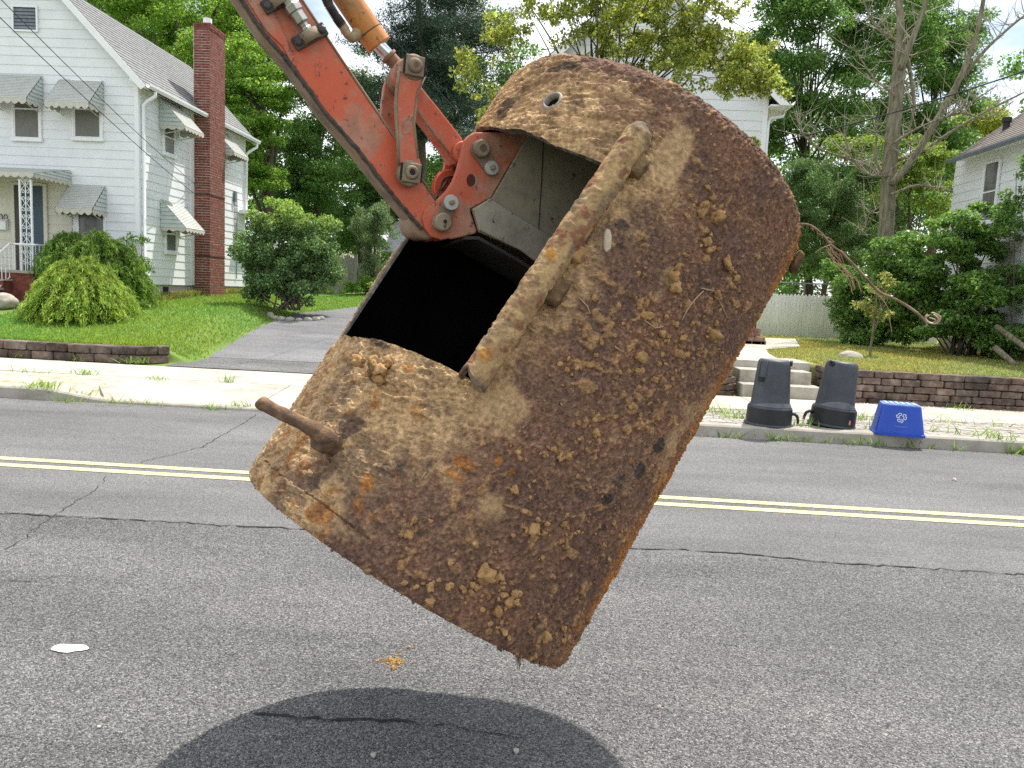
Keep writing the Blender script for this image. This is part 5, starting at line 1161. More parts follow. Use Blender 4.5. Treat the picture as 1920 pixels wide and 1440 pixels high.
def tank_field(TH, VV):
    "radial relief (m) and colour of the outer skin"
    s = TH*TR; P = np.stack([s, VV, 0*s], -1); deg = np.degrees(TH)
    n1 = fbm(P*3.1, 4, 1); n2 = fbm(P*9, 4, 2); n3 = fbm(P*34, 4, 3); n4 = fbm(P*105, 3, 4)
    bd = sandbound(VV)+(n1-.5)*22+(n2-.5)*16
    sand = 1/(1+np.exp(-(bd-deg+(n3-.5)*14)/2.6))
    crust = 1-sand
    # a smooth clay smear right of the pipe's upper end
    W1 = np.exp(-(((deg-3.5)/4.5)**2+((VV-1.43)/.10)**2)**2); W1 = sstep(.30, .72, W1+(n2-.5)*1.5+(n1-.5))
    W2 = np.exp(-(((deg+1.5)/9)**2+((VV-.56)/.07)**2))*.95; W2 = sstep(.30, .85, W2+(n2-.5)*1.3+(n3-.5)*.5)
    smear = np.clip(W1+W2, 0, 1); crust = crust*(1-smear)
    wp = np.stack([n3-.5, n4-.5], -1)
    d1, i1 = worley2(P[..., :2]*165+wp*1.2, 11); d2, i2 = worley2(P[..., :2]*78+wp*1.5, 12)
    dens = fbm(P*3.7+7, 3, 14); densb = np.exp(-(((deg-24)/24)**2+((VV-.95)/.50)**2))+.75*np.exp(-(((deg-8)/26)**2+((VV-.12)/.12)**2))
    p1 = np.clip(1-d1*1.5, 0, 1)*(i1 > .2)*.0030
    p2 = np.clip(1-d2*1.7, 0, 1)**.7*(i2 > .80-.34*densb*sstep(.35, .6, dens))*.0052*(.5+n4)
    cl = fbm(P*33+np.stack([n2, n1, 0*n1], -1)*3, 4, 17); thr = .665-.090*densb*sstep(.38, .62, dens)
    p3 = sstep(thr, thr+.075, cl)*(.0060+.010*(cl-thr))
    fl2 = sstep(.62, .85, 1-np.abs(2*fbm(np.stack([s*26-VV*22, VV*30+s*20, 0*s], -1), 3, 18)-1))*.0016
    ridge = 1-np.abs(2*fbm(np.stack([s*16+VV*9, VV*52-s*14+3*n2, 0*s], -1), 4, 15)-1)
    flake = sstep(.60, .86, ridge); flake3 = sstep(.55, .8, 1-np.abs(2*fbm(np.stack([s*42+VV*30, VV*110-s*40+4*n3, 0*s], -1), 3, 16)-1))
    h = .010*(n1-.5)+crust*(p1+np.maximum(p2, p3)+fl2+.005*(n3-.5)+.003*(n4-.5))+sand*(1-smear)*(.0080*flake*(.4+n2)+.0035*flake3+.006*(n3-.5)+.003*(n4-.5)+.5*p1)+smear*.003
    h = h+.004*(sstep(.52, .60, n2)*sand)
    mudh = np.clip(np.maximum(p2*.45, p3)/.0065, 0, 1)*crust
    c_cr = np.array([.170, .094, .064]); c_cr2 = np.array([.210, .110, .067]); c_mud = np.array([.42, .238, .098]); c_sd = np.array([.53, .345, .175]); c_sd2 = np.array([.31, .185, .096]); c_or = np.array([.50, .185, .035]); c_bk = np.array([.035, .032, .034])
    def mx3(a, b, f): return a*(1-f[..., None])+b*f[..., None]
    cc = mx3(np.broadcast_to(c_cr, P.shape), c_cr2, sstep(.38, .66, n2)); 
    cc = mx3(cc, np.broadcast_to(c_sd*.62, P.shape), .24*sstep(.50, .72, n1)*sstep(.38, .66, n3)); cc = mx3(cc, np.array([.100, .060, .047]), .4*sstep(.50, .66, fbm(P*7+11, 4, 19))); cc = mx3(cc, c_mud, np.clip(mudh*(.25+.7*n2)*1.1, 0, 1))
    cs = mx3(np.broadcast_to(c_sd, P.shape), c_sd2, sstep(.44, .74, .55*n2+.45*n3)*.8); cs = mx3(cs, c_sd*1.12, .6*flake*sstep(.4, .6, n3)); cs = mx3(cs, np.array([.17, .11, .07]), .6*sstep(.60, .74, fbm(P*13+3, 4, 20)))
    cs = mx3(cs, c_cr2, .75*sstep(.50, .62, fbm(P*6.3+5, 4, 21))*sstep(1.38, 1.48, VV)*sstep(-62, -30, deg))
    col = mx3(cc, cs, sand); col = mx3(col, c_sd*.84, smear*.75)
    def spot(px, py, rd, rv, k, tgt, sd_, thr=.45):
        nonlocal col
        t0, v0 = cylp(px, py); g = np.exp(-(((deg-math.degrees(t0))/rd)**2+((VV-v0)/rv)**2)); f = sstep(thr, thr+.14, g*.75+(fbm(P*22+sd_, 3, 30+sd_)-.5)*.9)*k
        col = mx3(col, tgt, f)
    for i_, q in enumerate(((575, 880, 5, .06), (545, 860, 5, .05), (700, 770, 5, .05), (600, 960, 5, .06), (655, 780, 4, .05), (935, 865, 2.0, .022), (960, 885, 2.0, .025), (850, 890, 4, .02), (620, 665, 9, .05), (1180, 860, 2, .02), (870, 870, 6, .03), (760, 690, 5, .03), (900, 700, 3, .03), (690, 900, 5, .05), (520, 890, 6, .06))): spot(q[0], q[1], q[2]*.72, q[3]*.72, .70, c_or*(.62+.25*(i_ % 2)), i_, .44)
    for i_, q in enumerate(((1195, 880, 4.5, .035), (1140, 935, 3, .02), (1130, 985, 3, .025), (1235, 835, 4, .04), (740, 880, 6, .04), (660, 800, 6, .05), (1165, 425, 2, .02), (1160, 900, 3, .02), (800, 660, 9, .02), (700, 640, 10, .015), (590, 905, 6, .04), (950, 210, 5, .05), (1060, 130, 7, .03), (1090, 930, 3, .02))): spot(q[0], q[1], q[2], q[3], .82, c_bk if i_ < 4 else np.array([.085, .062, .05]), 40+i_, .42)
    low = sstep(.52, .40, VV)*sstep(-8, -22, deg)
    col = mx3(col, c_or*.85, .6*low*sstep(.60, .69, fbm(P*24+2, 4, 51))); col = mx3(col, np.array([.105, .078, .070]), .5*low*sstep(.56, .70, fbm(P*11+4, 4, 52))); col = mx3(col, c_cr, .45*low*sstep(.52, .66, fbm(P*17+6, 4, 53)))
    # bright orange along the right flank and rim
    fl_ = sstep(60, 72, deg+(n2-.5)*14)*sstep(-.1, .25, VV); col = mx3(col, c_or*.85, fl_*(.25+.65*sstep(.42, .58, n3)))
    k = (.60+.80*n4)*(1+crust*(.62*(i1-.5)*np.clip(1.4-d1*1.6, 0, 1)+.3*(i2-.5))); col = col*k[..., None]*(.86+.28*n1)[..., None]
    clean = np.exp(-((deg+75.6)/5)**2)*((VV > .5) & (VV < 1.4)); h = h*(1-.9*clean)-.002*clean
    col = mx3(col, np.array([.085, .075, .068]), np.clip(clean*1.3, 0, 1)*.9)
    h = h-.010*np.clip(1-VV/.035, 0, 1)**2-.016*np.clip(1-(TL-VV)/.05, 0, 1)**2
    return h, col
def tank_grid(th, J, jb, jt, r=None):
    nv = J+1; j = np.arange(nv); fb = f_bot(th)[:, None]; ft = f_top(th)[:, None]; jj = j[None, :]
    v = np.where(jj <= jb, fb*jj/jb, np.where(jj <= jt, fb+(ft-fb)*(jj-jb)/(jt-jb), ft+(TL-ft)*(jj-jt)/(J-jt)))
    return np.broadcast_to(th[:, None], v.shape), v
dense = np.concatenate([np.linspace(-92, -75.6, 70, endpoint=False), np.linspace(-75.6, -11, 270, endpoint=False), np.linspace(-11, 92, 430, endpoint=False), np.linspace(92, 268, 90)])
th = np.radians(dense); J, jb, jt = 600, 204, 484
TH, VV = tank_grid(th, J, jb, jt); hgt, colr = tank_field(TH, VV)
# ragged torch-cut lips: bend the skin a little at the cut
Vt = tp(TH, VV, TR+hgt); nT, nV = TH.shape
bi, bj = np.meshgrid(np.arange(nT-1), np.arange(nV-1), indexing='ij'); tm = (TH[:-1, :-1]+TH[1:, :-1])/2
cut = (tm > HT0) & (tm < HT1) & (bj >= jb) & (bj < jt)
ht, hv = cylp(1038, 193); hr = .024
vm = (VV[:-1, :-1]+VV[1:, 1:])/2; cut |= np.hypot((tm-ht)*TR, vm-hv) < hr
keep = ~cut; a_ = (bi*nV+bj)[keep]
F = np.stack([a_, a_+nV, a_+nV+1, a_+1], 1)
M['rust'] = attrmat('rusted_tank_skin', .88, .9, 210, .25, .004, .30, 85)
mesh_obj('shell', Vt.reshape(-1, 3), F, M['rust'], tank, True, col=colr.reshape(-1, 3))
# inside: sooty plate
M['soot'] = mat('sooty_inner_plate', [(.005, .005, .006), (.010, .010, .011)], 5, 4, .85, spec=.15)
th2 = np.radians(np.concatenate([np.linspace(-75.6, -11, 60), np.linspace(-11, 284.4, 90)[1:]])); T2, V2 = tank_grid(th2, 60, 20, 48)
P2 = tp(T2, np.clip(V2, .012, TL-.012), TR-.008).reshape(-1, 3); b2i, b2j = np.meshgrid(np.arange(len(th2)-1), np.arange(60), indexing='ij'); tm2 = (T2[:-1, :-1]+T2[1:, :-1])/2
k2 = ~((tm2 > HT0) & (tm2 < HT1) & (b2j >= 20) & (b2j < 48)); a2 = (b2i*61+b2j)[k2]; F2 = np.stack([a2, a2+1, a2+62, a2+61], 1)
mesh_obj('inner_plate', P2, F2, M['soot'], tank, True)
# torch-cut edge
e = []; thb = np.linspace(HT0, HT1, 120)
for T_, f_ in ((thb, f_bot), (thb, f_top)): e.append(np.stack([T_, f_(T_)], 1))
vv = np.linspace(0, 1, 120)
for T_ in (HT0, HT1): e.append(np.stack([np.full(120, T_), f_bot(T_)+(f_top(T_)-f_bot(T_))*vv], 1))
mb = MB()
for L_ in e:
    hh, _c = tank_field(L_[:, 0], L_[:, 1]); jit = .003*(fbm(np.stack([L_[:, 0]*40, L_[:, 1]*40, 0*hh], -1), 3, 77)-.5)
    O1 = tp(L_[:, 0], L_[:, 1], TR+hh+(.0 if L_[0, 0] == HT0 and L_[-1, 0] == HT0 else .0015)); I1 = tp(L_[:, 0], L_[:, 1], np.full(120, TR-.0085)+jit*.3); mb.add(np.vstack([O1, I1]), [[i, i+1, 121+i, 120+i] for i in range(119)])
M['cutsteel'] = mat('torch_cut_steel', [(.05, .042, .036), (.12, .10, .085), (.30, .27, .24)], 30, 5, .6, .4, 200, .002, metal=.2)
mb.build('cut_edge', M['cutsteel'], tank)
# end plates
def disc(name, v, r, m, s):
    n = 90; a = np.linspace(0, 2*np.pi, n, endpoint=False); P = []
    for q in (1, .8, .5, .2): P.append(tp(a, np.full(n, v+s*.0*(1-q*q)), np.full(n, r*q)))
    V = np.vstack(P); F = [[i*n+k, i*n+(k+1) % n, (i+1)*n+(k+1) % n, (i+1)*n+k] for i in range(3) for k in range(n)]+[[3*n+k for k in range(n)]]
    mesh_obj(name, V, F, m, tank, True)
M['rust_plain'] = mat('rusty_end_plate', [(.05, .028, .02), (.12, .06, .032), (.22, .12, .05)], 9, 8, .9, .8, 60, .01)
disc('end_plate', .022, TR-.004, M['rust_plain'], -1); disc('end_plate', TL-.02, TR-.004, M['rust_plain'], 1)
# rim lips
a = np.linspace(0, 2*np.pi, 360)
for v0, v1 in ((.0, .022), (TL, TL-.02)):
    hA, _c = tank_field(np.where(a > np.pi*1.48, a-2*np.pi, a), np.full(360, v0)); O1 = tp(a, np.full(360, v0), TR+hA); I1 = tp(a, np.full(360, v0), TR-.010+.6*hA); I2 = tp(a, np.full(360, v1), np.full(360, TR-.014))
    mb = MB(); mb.add(np.vstack([O1, I1, I2]), [[i, i+1, 361+i, 360+i] for i in range(359)]+[[360+i, 361+i, 721+i, 720+i] for i in range(359)])
    mb.build('rim', M['rust_plain'], tank, smooth=True)
# weld seam near the lower end
mb = MB(); tt = np.radians(np.linspace(-70, -12, 90)); hh, _c = tank_field(tt, np.full(90, .085)); mb.tube(tp(tt, .082+.004*np.sin(tt*9), TR+hh*.7+.0005), .0035, 6); mb.build('weld_seam', M['rust_plain'], tank, smooth=True)
# pipe welded along the tank: a half-round channel
def chan():
    n, mseg = 300, 36; b0 = cylp(880, 716, TR+.06); b1 = cylp(1208, 232, TR+.05)
    u = np.linspace(0, 1, n); thc = b0[0]+(b1[0]-b0[0])*u; v = b0[1]+(b1[1]-b0[1])*u; rc = TR+.030+.004*np.sin(u*5); R0 = .0395*(1-.30*sstep(.955, 1.0, u)**2)
    ang = np.radians(np.linspace(-118, 118, mseg)); C0 = tp(thc, v, rc); rd = trad_arr(thc); tg = np.cross(TA, rd); 
    U_, A_ = np.meshgrid(u, ang, indexing='ij'); Pn = np.stack([A_*.047, U_*1.0, 0*U_], -1)
    n1 = fbm(Pn*14, 4, 60); n2 = fbm(Pn*45, 4, 61); n3 = fbm(Pn*120, 3, 62); fl = sstep(.55, .8, 1-np.abs(2*fbm(np.stack([A_*.9, U_*38, 0*U_], -1), 4, 63)-1))
    rr_ = R0[:, None]+.004*(n1-.5)+.005*(n2-.5)+.003*fl+.003*(n3-.5)
    notch = np.exp(-((A_+.75)/.55)**2)*.030*np.clip(1-U_/.06, 0, 1)+.006*np.clip(1-U_/.03, 0, 1)*(n2-.5)*2
    V = C0[:, None, :]+TA*notch[..., None]+rd[:, None, :]*(np.cos(A_)*rr_)[..., None]+tg[:, None, :]*(np.sin(A_)*rr_)[..., None]
    sd_ = np.array([.43, .285, .135]); dk = np.array([.29, .18, .09]); og = np.array([.48, .215, .045]); gy = np.array([.125, .10, .078]); rd_ = np.array([.22, .085, .045])
    def mx3(a, b, f): return a*(1-f[..., None])+b*f[..., None]
    c = mx3(np.broadcast_to(sd_, V.shape), dk, sstep(.44, .64, .5*n1+.5*n2))
    c = mx3(c, og, .9*sstep(.50, .60, np.exp(-((U_-.46)/.035)**2-((A_+.05)/.7)**2)*.8+(n2-.5)*.7)); c = mx3(c, og*.9, .9*sstep(.50, .60, np.exp(-((U_-.10)/.035)**2-((A_+.1)/.6)**2)*.8+(n2-.5)*.7))
    c = mx3(c, gy, .5*sstep(.59, .66, fbm(Pn*np.array([22, 30, 1])+9, 4, 64))); c = mx3(c, gy*1.2, .85*sstep(.955, .985, U_+(n2-.5)*.03)); c = mx3(c, gy, .8*sstep(.025, .008, U_+(n2-.5)*.02)); c = mx3(c, rd_, .8*sstep(.64, .70, fbm(Pn*np.array([26, 22, 1])+3, 4, 65)))
    c = c*(.75+.5*n3)[..., None]
    i, k = np.meshgrid(np.arange(n-1), np.arange(mseg-1), indexing='ij'); a_ = (i*mseg+k).ravel(); F = np.stack([a_, a_+1, a_+mseg+1, a_+mseg], 1)
    p = mesh_obj('half_pipe', V.reshape(-1, 3), F, attrmat('rusted_pipe_skin', .85, .6, 320, .25, .003, .22, 110), tank, True, col=c.reshape(-1, 3))
    s = p.modifiers.new('solidify', 'SOLIDIFY'); s.thickness = .008; s.offset = -1 if np.cross(tg[0], TA)@rd[0] > 0 else -1
    mb = MB(); i = n-1; mb.poly([V[i, k] for k in range(mseg)]); mb.build('end_cap', M['rust_plain'], p)
    return C0, rd
def trad_arr(t): return np.cos(t)[:, None]*tu+np.sin(t)[:, None]*tw
chan()
M['clay'] = mat('dried_clay', [(.23, .125, .054), (.37, .21, .086), (.48, .295, .13)], 30, 6, .95, .8, 180, .004)
M['clay_dark'] = mat('dark_rusty_lump', [(.06, .035, .022), (.15, .09, .045), (.30, .20, .09)], 22, 6, .95, .9, 150, .005)
def rough_lump(mb, c, X, Y, Z, half, seed, q=.45):
    B = ICO3[0]; S = np.sign(B)*np.abs(B)**q; S /= np.abs(S).max(); S = S*(1+.45*(fbm(S*1.6+seed, 4, 8)-.5))[:, None]
    mb.add(np.asarray(c)+S[:, :1]*half[0]*X+S[:, 1:2]*half[1]*Y+S[:, 2:]*half[2]*Z, ICO3[1])
for (px, py, sx, sy, m_) in ((1192, 312, .030, .036, 'clay_dark'), (1082, 480, .020, .024, 'clay'), (1043, 548, .026, .040, 'clay_dark')):
    t0, v0 = cylp(px, py, TR+.012); rdv = trad(t0); tg = np.cross(TA, rdv); mb = MB(); rough_lump(mb, tp(t0, v0, TR+.016), tg, TA, rdv, (sx, sy, .026), px*.01, .35); mb.build('lug', M[m_], tank, smooth=True)
t0, v0 = cylp(1138, 452); rdv = trad(t0); tg = np.cross(TA, rdv); mb = MB(); rough_lump(mb, tp(t0, v0, TR+.006), (tg*.5-TA*.86), (tg*.86+TA*.5), rdv, (.034, .012, .008), 4.4, .8); mb.build('mud_smear', mat('pale_mud', [(.40, .34, .24), (.52, .45, .33)], 40, 4, .9, .5, 200, .003), tank, smooth=True)
# filler hole with its collar
rdv = trad(ht); tg = np.cross(TA, rdv); cc_ = tp(ht, hv, TR)
mb = MB(); mb.lathe(cc_-rdv*.012, rdv, [(.024, 0), (.024, .024), (.028, .028), (.034, .022), (.037, .006)], 32); mb.f = [f for f in mb.f if len(f) == 4]; mb.build('bung_collar', mat('worn_steel_collar', [(.20, .16, .12), (.42, .38, .33)], 40, 5, .6, .3, 200, .002), tank, smooth=True)
# capped fitting
t0, v0 = cylp(716, 702); rdv = trad(t0); cc_ = tp(t0, v0, TR-.004); mb = MB(); mb.lathe(cc_, rdv+.25*TA, [(.040, 0), (.036, .018), (.024, .024), (.022, .050), (.014, .056)], 20)
mb.build('fitting', M['clay_dark'], tank, smooth=True)
mb = MB(); r_ = np.random.default_rng(14); blobs(mb, [cc_+rdv*.03+r_.normal(0, .017, 3) for _ in range(16)], r_.uniform(.008, .020, 16), 15); mb.build('mud_cake', M['clay'], tank, smooth=True)
# vent stub with elbow on the lower left
M['rustpipe'] = mat('rusty_stub_pipe', [(.05, .038, .032), (.15, .088, .05), (.34, .21, .11)], 17, 7, .85, .9, 120, .005)
t0, v0 = cylp(632, 838); rdv = trad(t0); cc_ = tp(t0, v0, TR-.006); mb = MB()
mb.lathe(cc_, rdv, [(.050, 0), (.040, .012), (.030, .016), (.030, .050), (.036, .052), (.036, .078), (.026, .082)], 26); mb.build('coupling', M['rustpipe'], tank, smooth=True)
dz = (cc_+rdv*.09-CO)@CF
def atd(px, py, d): return CO+ray(px, py)*d
P = [cc_+rdv*.07, atd(613, 822, dz-.004), atd(590, 806, dz-.012), atd(560, 790, dz-.008), atd(520, 772, dz), atd(484, 752, dz+.008)]
q = np.linspace(0, 5, 60); Q = np.stack([np.interp(q, np.arange(6), np.array(P)[:, i]) for i in range(3)], 1)
for _ in range(6): Q[1:-1] = .25*Q[:-2]+.5*Q[1:-1]+.25*Q[2:]
mb = MB(); rr_ = .0190+.004*(fbm(np.stack([q*4, 0*q, 0*q], -1), 3, 5)-.5)+.004*np.exp(-((q-1.9)/.7)**2)-.010*np.clip((q-4.75)/.25, 0, 1)**3; mb.tube(Q, rr_, 18); so_ = mb.build('stub_pipe', M['rustpipe'], tank, smooth=True)
V_ = np.array([v.co for v in so_.data.vertices]); nn = (fbm(V_*55, 4, 7)-.5)*.008
for v, k in zip(so_.data.vertices, nn): v.co = v.co+Vector((k, k*.6, -k*.4))
# stuck mud lumps
r_ = np.random.default_rng(21); Pm, Rm = [], []
for (px, py, k, sx, sy, s_) in ((1255, 622, 16, 26, 20, .010), (1060, 850, 10, 16, 12, .009), (1030, 842, 6, 10, 8, .008), (935, 1145, 22, 22, 28, .011), (965, 1120, 8, 14, 12, .010), (1015, 995, 14, 14, 8, .010), (800, 1105, 14, 24, 18, .010), (850, 1055, 4, 8, 6, .009), (760, 1010, 4, 8, 6, .009), (1345, 385, 8, 16, 20, .011), (1300, 380, 14, 22, 26, .009), (1420, 265, 2, 5, 10, .012), (1435, 290, 4, 8, 10, .012), (1370, 500, 6, 8, 16, .010), (1350, 560, 5, 8, 14, .009), (1258, 522, 4, 8, 8, .010), (1170, 690, 10, 30, 18, .008), (1230, 700, 16, 34, 30, .008), (1120, 790, 8, 20, 14, .008), (1180, 740, 12, 30, 20, .007), (905, 1085, 6, 24, 10, .008), (870, 1100, 6, 12, 8, .009), (1060, 1000, 4, 12, 8, .007), (985, 915, 5, 14, 10, .007), (1010, 1050, 4, 12, 8, .007), (1325, 470, 6, 14, 12, .008), (1230, 960, 6, 14, 30, .006), (1290, 700, 12, 20, 40, .007), (1340, 620, 12, 16, 30, .007), (1150, 1010, 8, 14, 30, .006), (1000, 560, 3, 10, 10, .006), (1085, 700, 8, 24, 20, .007), (1060, 690, 6, 12, 10, .007), (1140, 620, 8, 24, 24, .007), (1060, 1185, 14, 26, 18, .007)):
    for _ in range(k):
        x, y = px+r_.normal(0, sx), py+r_.normal(0, sy); t0, v0 = cylp(x, y)
        if not (.01 < v0 < TL-.02) or t0 > 1.33: continue
        if t0 < -.1 and .5 < v0 < 1.4: continue
        s = .82*s_*np.exp(r_.normal(0, .5)); Pm.append(tp(t0, v0, TR+.002+s*.25)); Rm.append(s)
for _ in range(420):
    t0 = rad(r_.uniform(-12, 76)); v0 = r_.uniform(.03, TL-.05); 
    if math.degrees(t0) < sandbound(v0)+4: continue
    s = .0030*np.exp(r_.normal(0, .45)); Pm.append(tp(t0, v0, TR+.002+s*.2)); Rm.append(s)
mb = MB(); blobs(mb, Pm, Rm, 22); o = mb.build('mud_lumps', M['clay'], tank, smooth=True); o['kind'] = 'stuff'
# ragged flakes along the right flank and lower rim
mb = MB(); Pm = []; Rm = []
for _ in range(130):
    v0 = r_.uniform(.0, TL-.1); t0 = rad(r_.uniform(70, 84)); s = min(.008, .0045*np.exp(r_.normal(0, .7))); Pm.append(tp(t0, v0, TR-.001)); Rm.append(s)
for _ in range(80):
    t0 = rad(r_.uniform(-78, 70)); s = .0034*np.exp(r_.normal(0, .6)); Pm.append(tp(t0, r_.normal(.004, .004), TR-.006)); Rm.append(s)
for _ in range(60):
    t0 = rad(r_.uniform(40, 78)); s = .0075*np.exp(r_.normal(0, .3)); Pm.append(tp(t0, r_.uniform(.0, .16), TR-.001)); Rm.append(s)
blobs(mb, Pm, Rm, 23); o = mb.build('rust_flakes', M['rustpipe'], tank, smooth=True); o['kind'] = 'stuff'
mb = MB(); c_ = tp(*cylp(1499, 470), TR+.01); rough_lump(mb, c_+np.array((-.004, 0, -.040)), np.array((.35, 0, .94)), np.array((0, 1., 0)), np.array((.94, 0, -.35)), (.042, .013, .016), 6.1, .6); mb.build('mud_clod', M['clay_dark'], tank, smooth=True)
# fine roots stuck to the skin
mb = MB()
for pts in ([(1315, 545), (1300, 560), (1285, 580), (1275, 600)], [(1310, 540), (1335, 545), (1350, 575), (1360, 595)], [(1085, 560), (1100, 575), (1105, 590)], [(1205, 600), (1225, 615), (1240, 612)], [(1150, 650), (1165, 660)], [(840, 905), (855, 893), (862, 880)], [(790, 900), (800, 885)]):
    P = [tp(*cylp(x, y), TR+.009) for x, y in pts]; mb.tube(P, .0016, 5)
mb.build('root_fibre', mat('pale_root', [(.34, .24, .14), (.48, .36, .24)], 30, 3, .8), tank, smooth=True)
# the long root and a tuft below
M['root'] = mat('root_bark', [(.10, .065, .04), (.20, .135, .085), (.30, .21, .14)], 30, 4, .85, .4, 200, .002)
def rootp(pts, d0, d1):
    q = np.linspace(0, len(pts)-1, len(pts)*6); X = np.interp(q, np.arange(len(pts)), [p[0] for p in pts]); Y = np.interp(q, np.arange(len(pts)), [p[1] for p in pts])
    Q = np.array([atd(x, y, d0+(d1-d0)*k/(len(q)-1)) for k, (x, y) in enumerate(zip(X, Y))])
    for _ in range(3): Q[1:-1] = .25*Q[:-2]+.5*Q[1:-1]+.25*Q[2:]
    return Q
rt = thing('tree_root', atd(1501, 420, 2.53), 'long thin root with a curled end sticking out of the right side of the tank', 'root')
main = rootp([(1497, 422), (1503, 419), (1520, 422), (1540, 437), (1557, 459), (1577, 473), (1600, 496), (1620, 517), (1637, 537), (1653, 551), (1673, 558), (1700, 573), (1720, 587), (1729, 596), (1736, 605)], 2.53, 2.45)
mb = MB(); mb.tube(main, np.interp(np.linspace(0, 1, len(main)), [0, .15, .5, .8, 1], [.003, .0036, .0042, .0046, .0035])*(.85+.3*np.random.default_rng(2).random(len(main))), 8); mb.build('stem', M['root'], rt, smooth=True)
mb = MB()
for k, (cx, cyy, rx, ry, ph) in enumerate(((1748, 596, 13.5, 9.5, 2.3), (1747, 598, 12, 8, 2.0), (1745, 601, 9, 5, 2.6), (1749, 597, 14.5, 10.5, 2.5))):
    mb.tube([atd(cx+rx*math.cos(ph+a), cyy-ry*math.sin(ph+a)*.95+.8*math.sin(3*a), 2.44-.006*k+.012*math.sin(a)) for a in np.linspace(0, 5.6, 30)], .0022, 6)
mb.tube([atd(736, 605, 2.44) if False else atd(1736, 605, 2.45), atd(1739, 610, 2.45), atd(1736, 612, 2.45), atd(1738, 606, 2.45)], .0014, 5)
mb.build('curled_end', mat('pale_root_tip', [(.42, .30, .22), (.56, .42, .32)], 30, 3, .7), rt, smooth=True)
mb = MB(); r_ = np.random.default_rng(31)
for k in range(20):
    i = int(len(main)*r_.uniform(.08, .38)); o_ = main[i]; d = np.array((r_.uniform(-.2, 1), 0, -r_.uniform(.2, 1)))*r_.uniform(.02, .06); mb.tube([o_, o_+d*.5+r_.normal(0, .006, 3), o_+d+r_.normal(0, .008, 3)], [.0012, .001, .0006], 4)
P = rootp([(1553, 462), (1563, 482), (1577, 500), (1590, 515), (1598, 530), (1604, 545)], 2.52, 2.50)
for k in range(5): mb.tube(P+r_.normal(0, .006, 3)+np.cumsum(r_.normal(0, .0012, P.shape), 0), .0013, 4)
for pts in ([(1557, 459), (1540, 465), (1528, 474)], [(1637, 545), (1650, 556), (1665, 575), (1668, 600), (1672, 622)]): mb.tube(rootp(pts, 2.5, 2.5), .0012, 4)
mb.build('root_hair', mat('reddish_root_hair', [(.30, .16, .10), (.44, .27, .18)], 30, 3, .8), rt)
mb = MB(); o_ = atd(972, 1229, 2.22)
for k in range(16): d = np.array((r_.normal(0, .010), r_.normal(0, .01), -r_.uniform(.012, .040))); mb.tube([o_, o_+d*.5+r_.normal(0, .004, 3), o_+d], [.0012, .0012, .0006], 4)
for x, y, l in ((1065, 1255, .035), (1100, 1175, .02), (690, 1080, .025), (780, 1138, .03), (640, 1043, .012), (885, 1190, .012)):
    o_ = atd(x, y-4, 2.25); d = np.array((r_.normal(0, .006), 0, -l)); mb.tube([o_, o_+d*.5+r_.normal(0, .003, 3), o_+d], .0007, 4)
tag(mb.build('root_tuft', M['root']), 'tiny dark tufts of root hanging from the lower rim of the tank', 'root', kind='stuff')

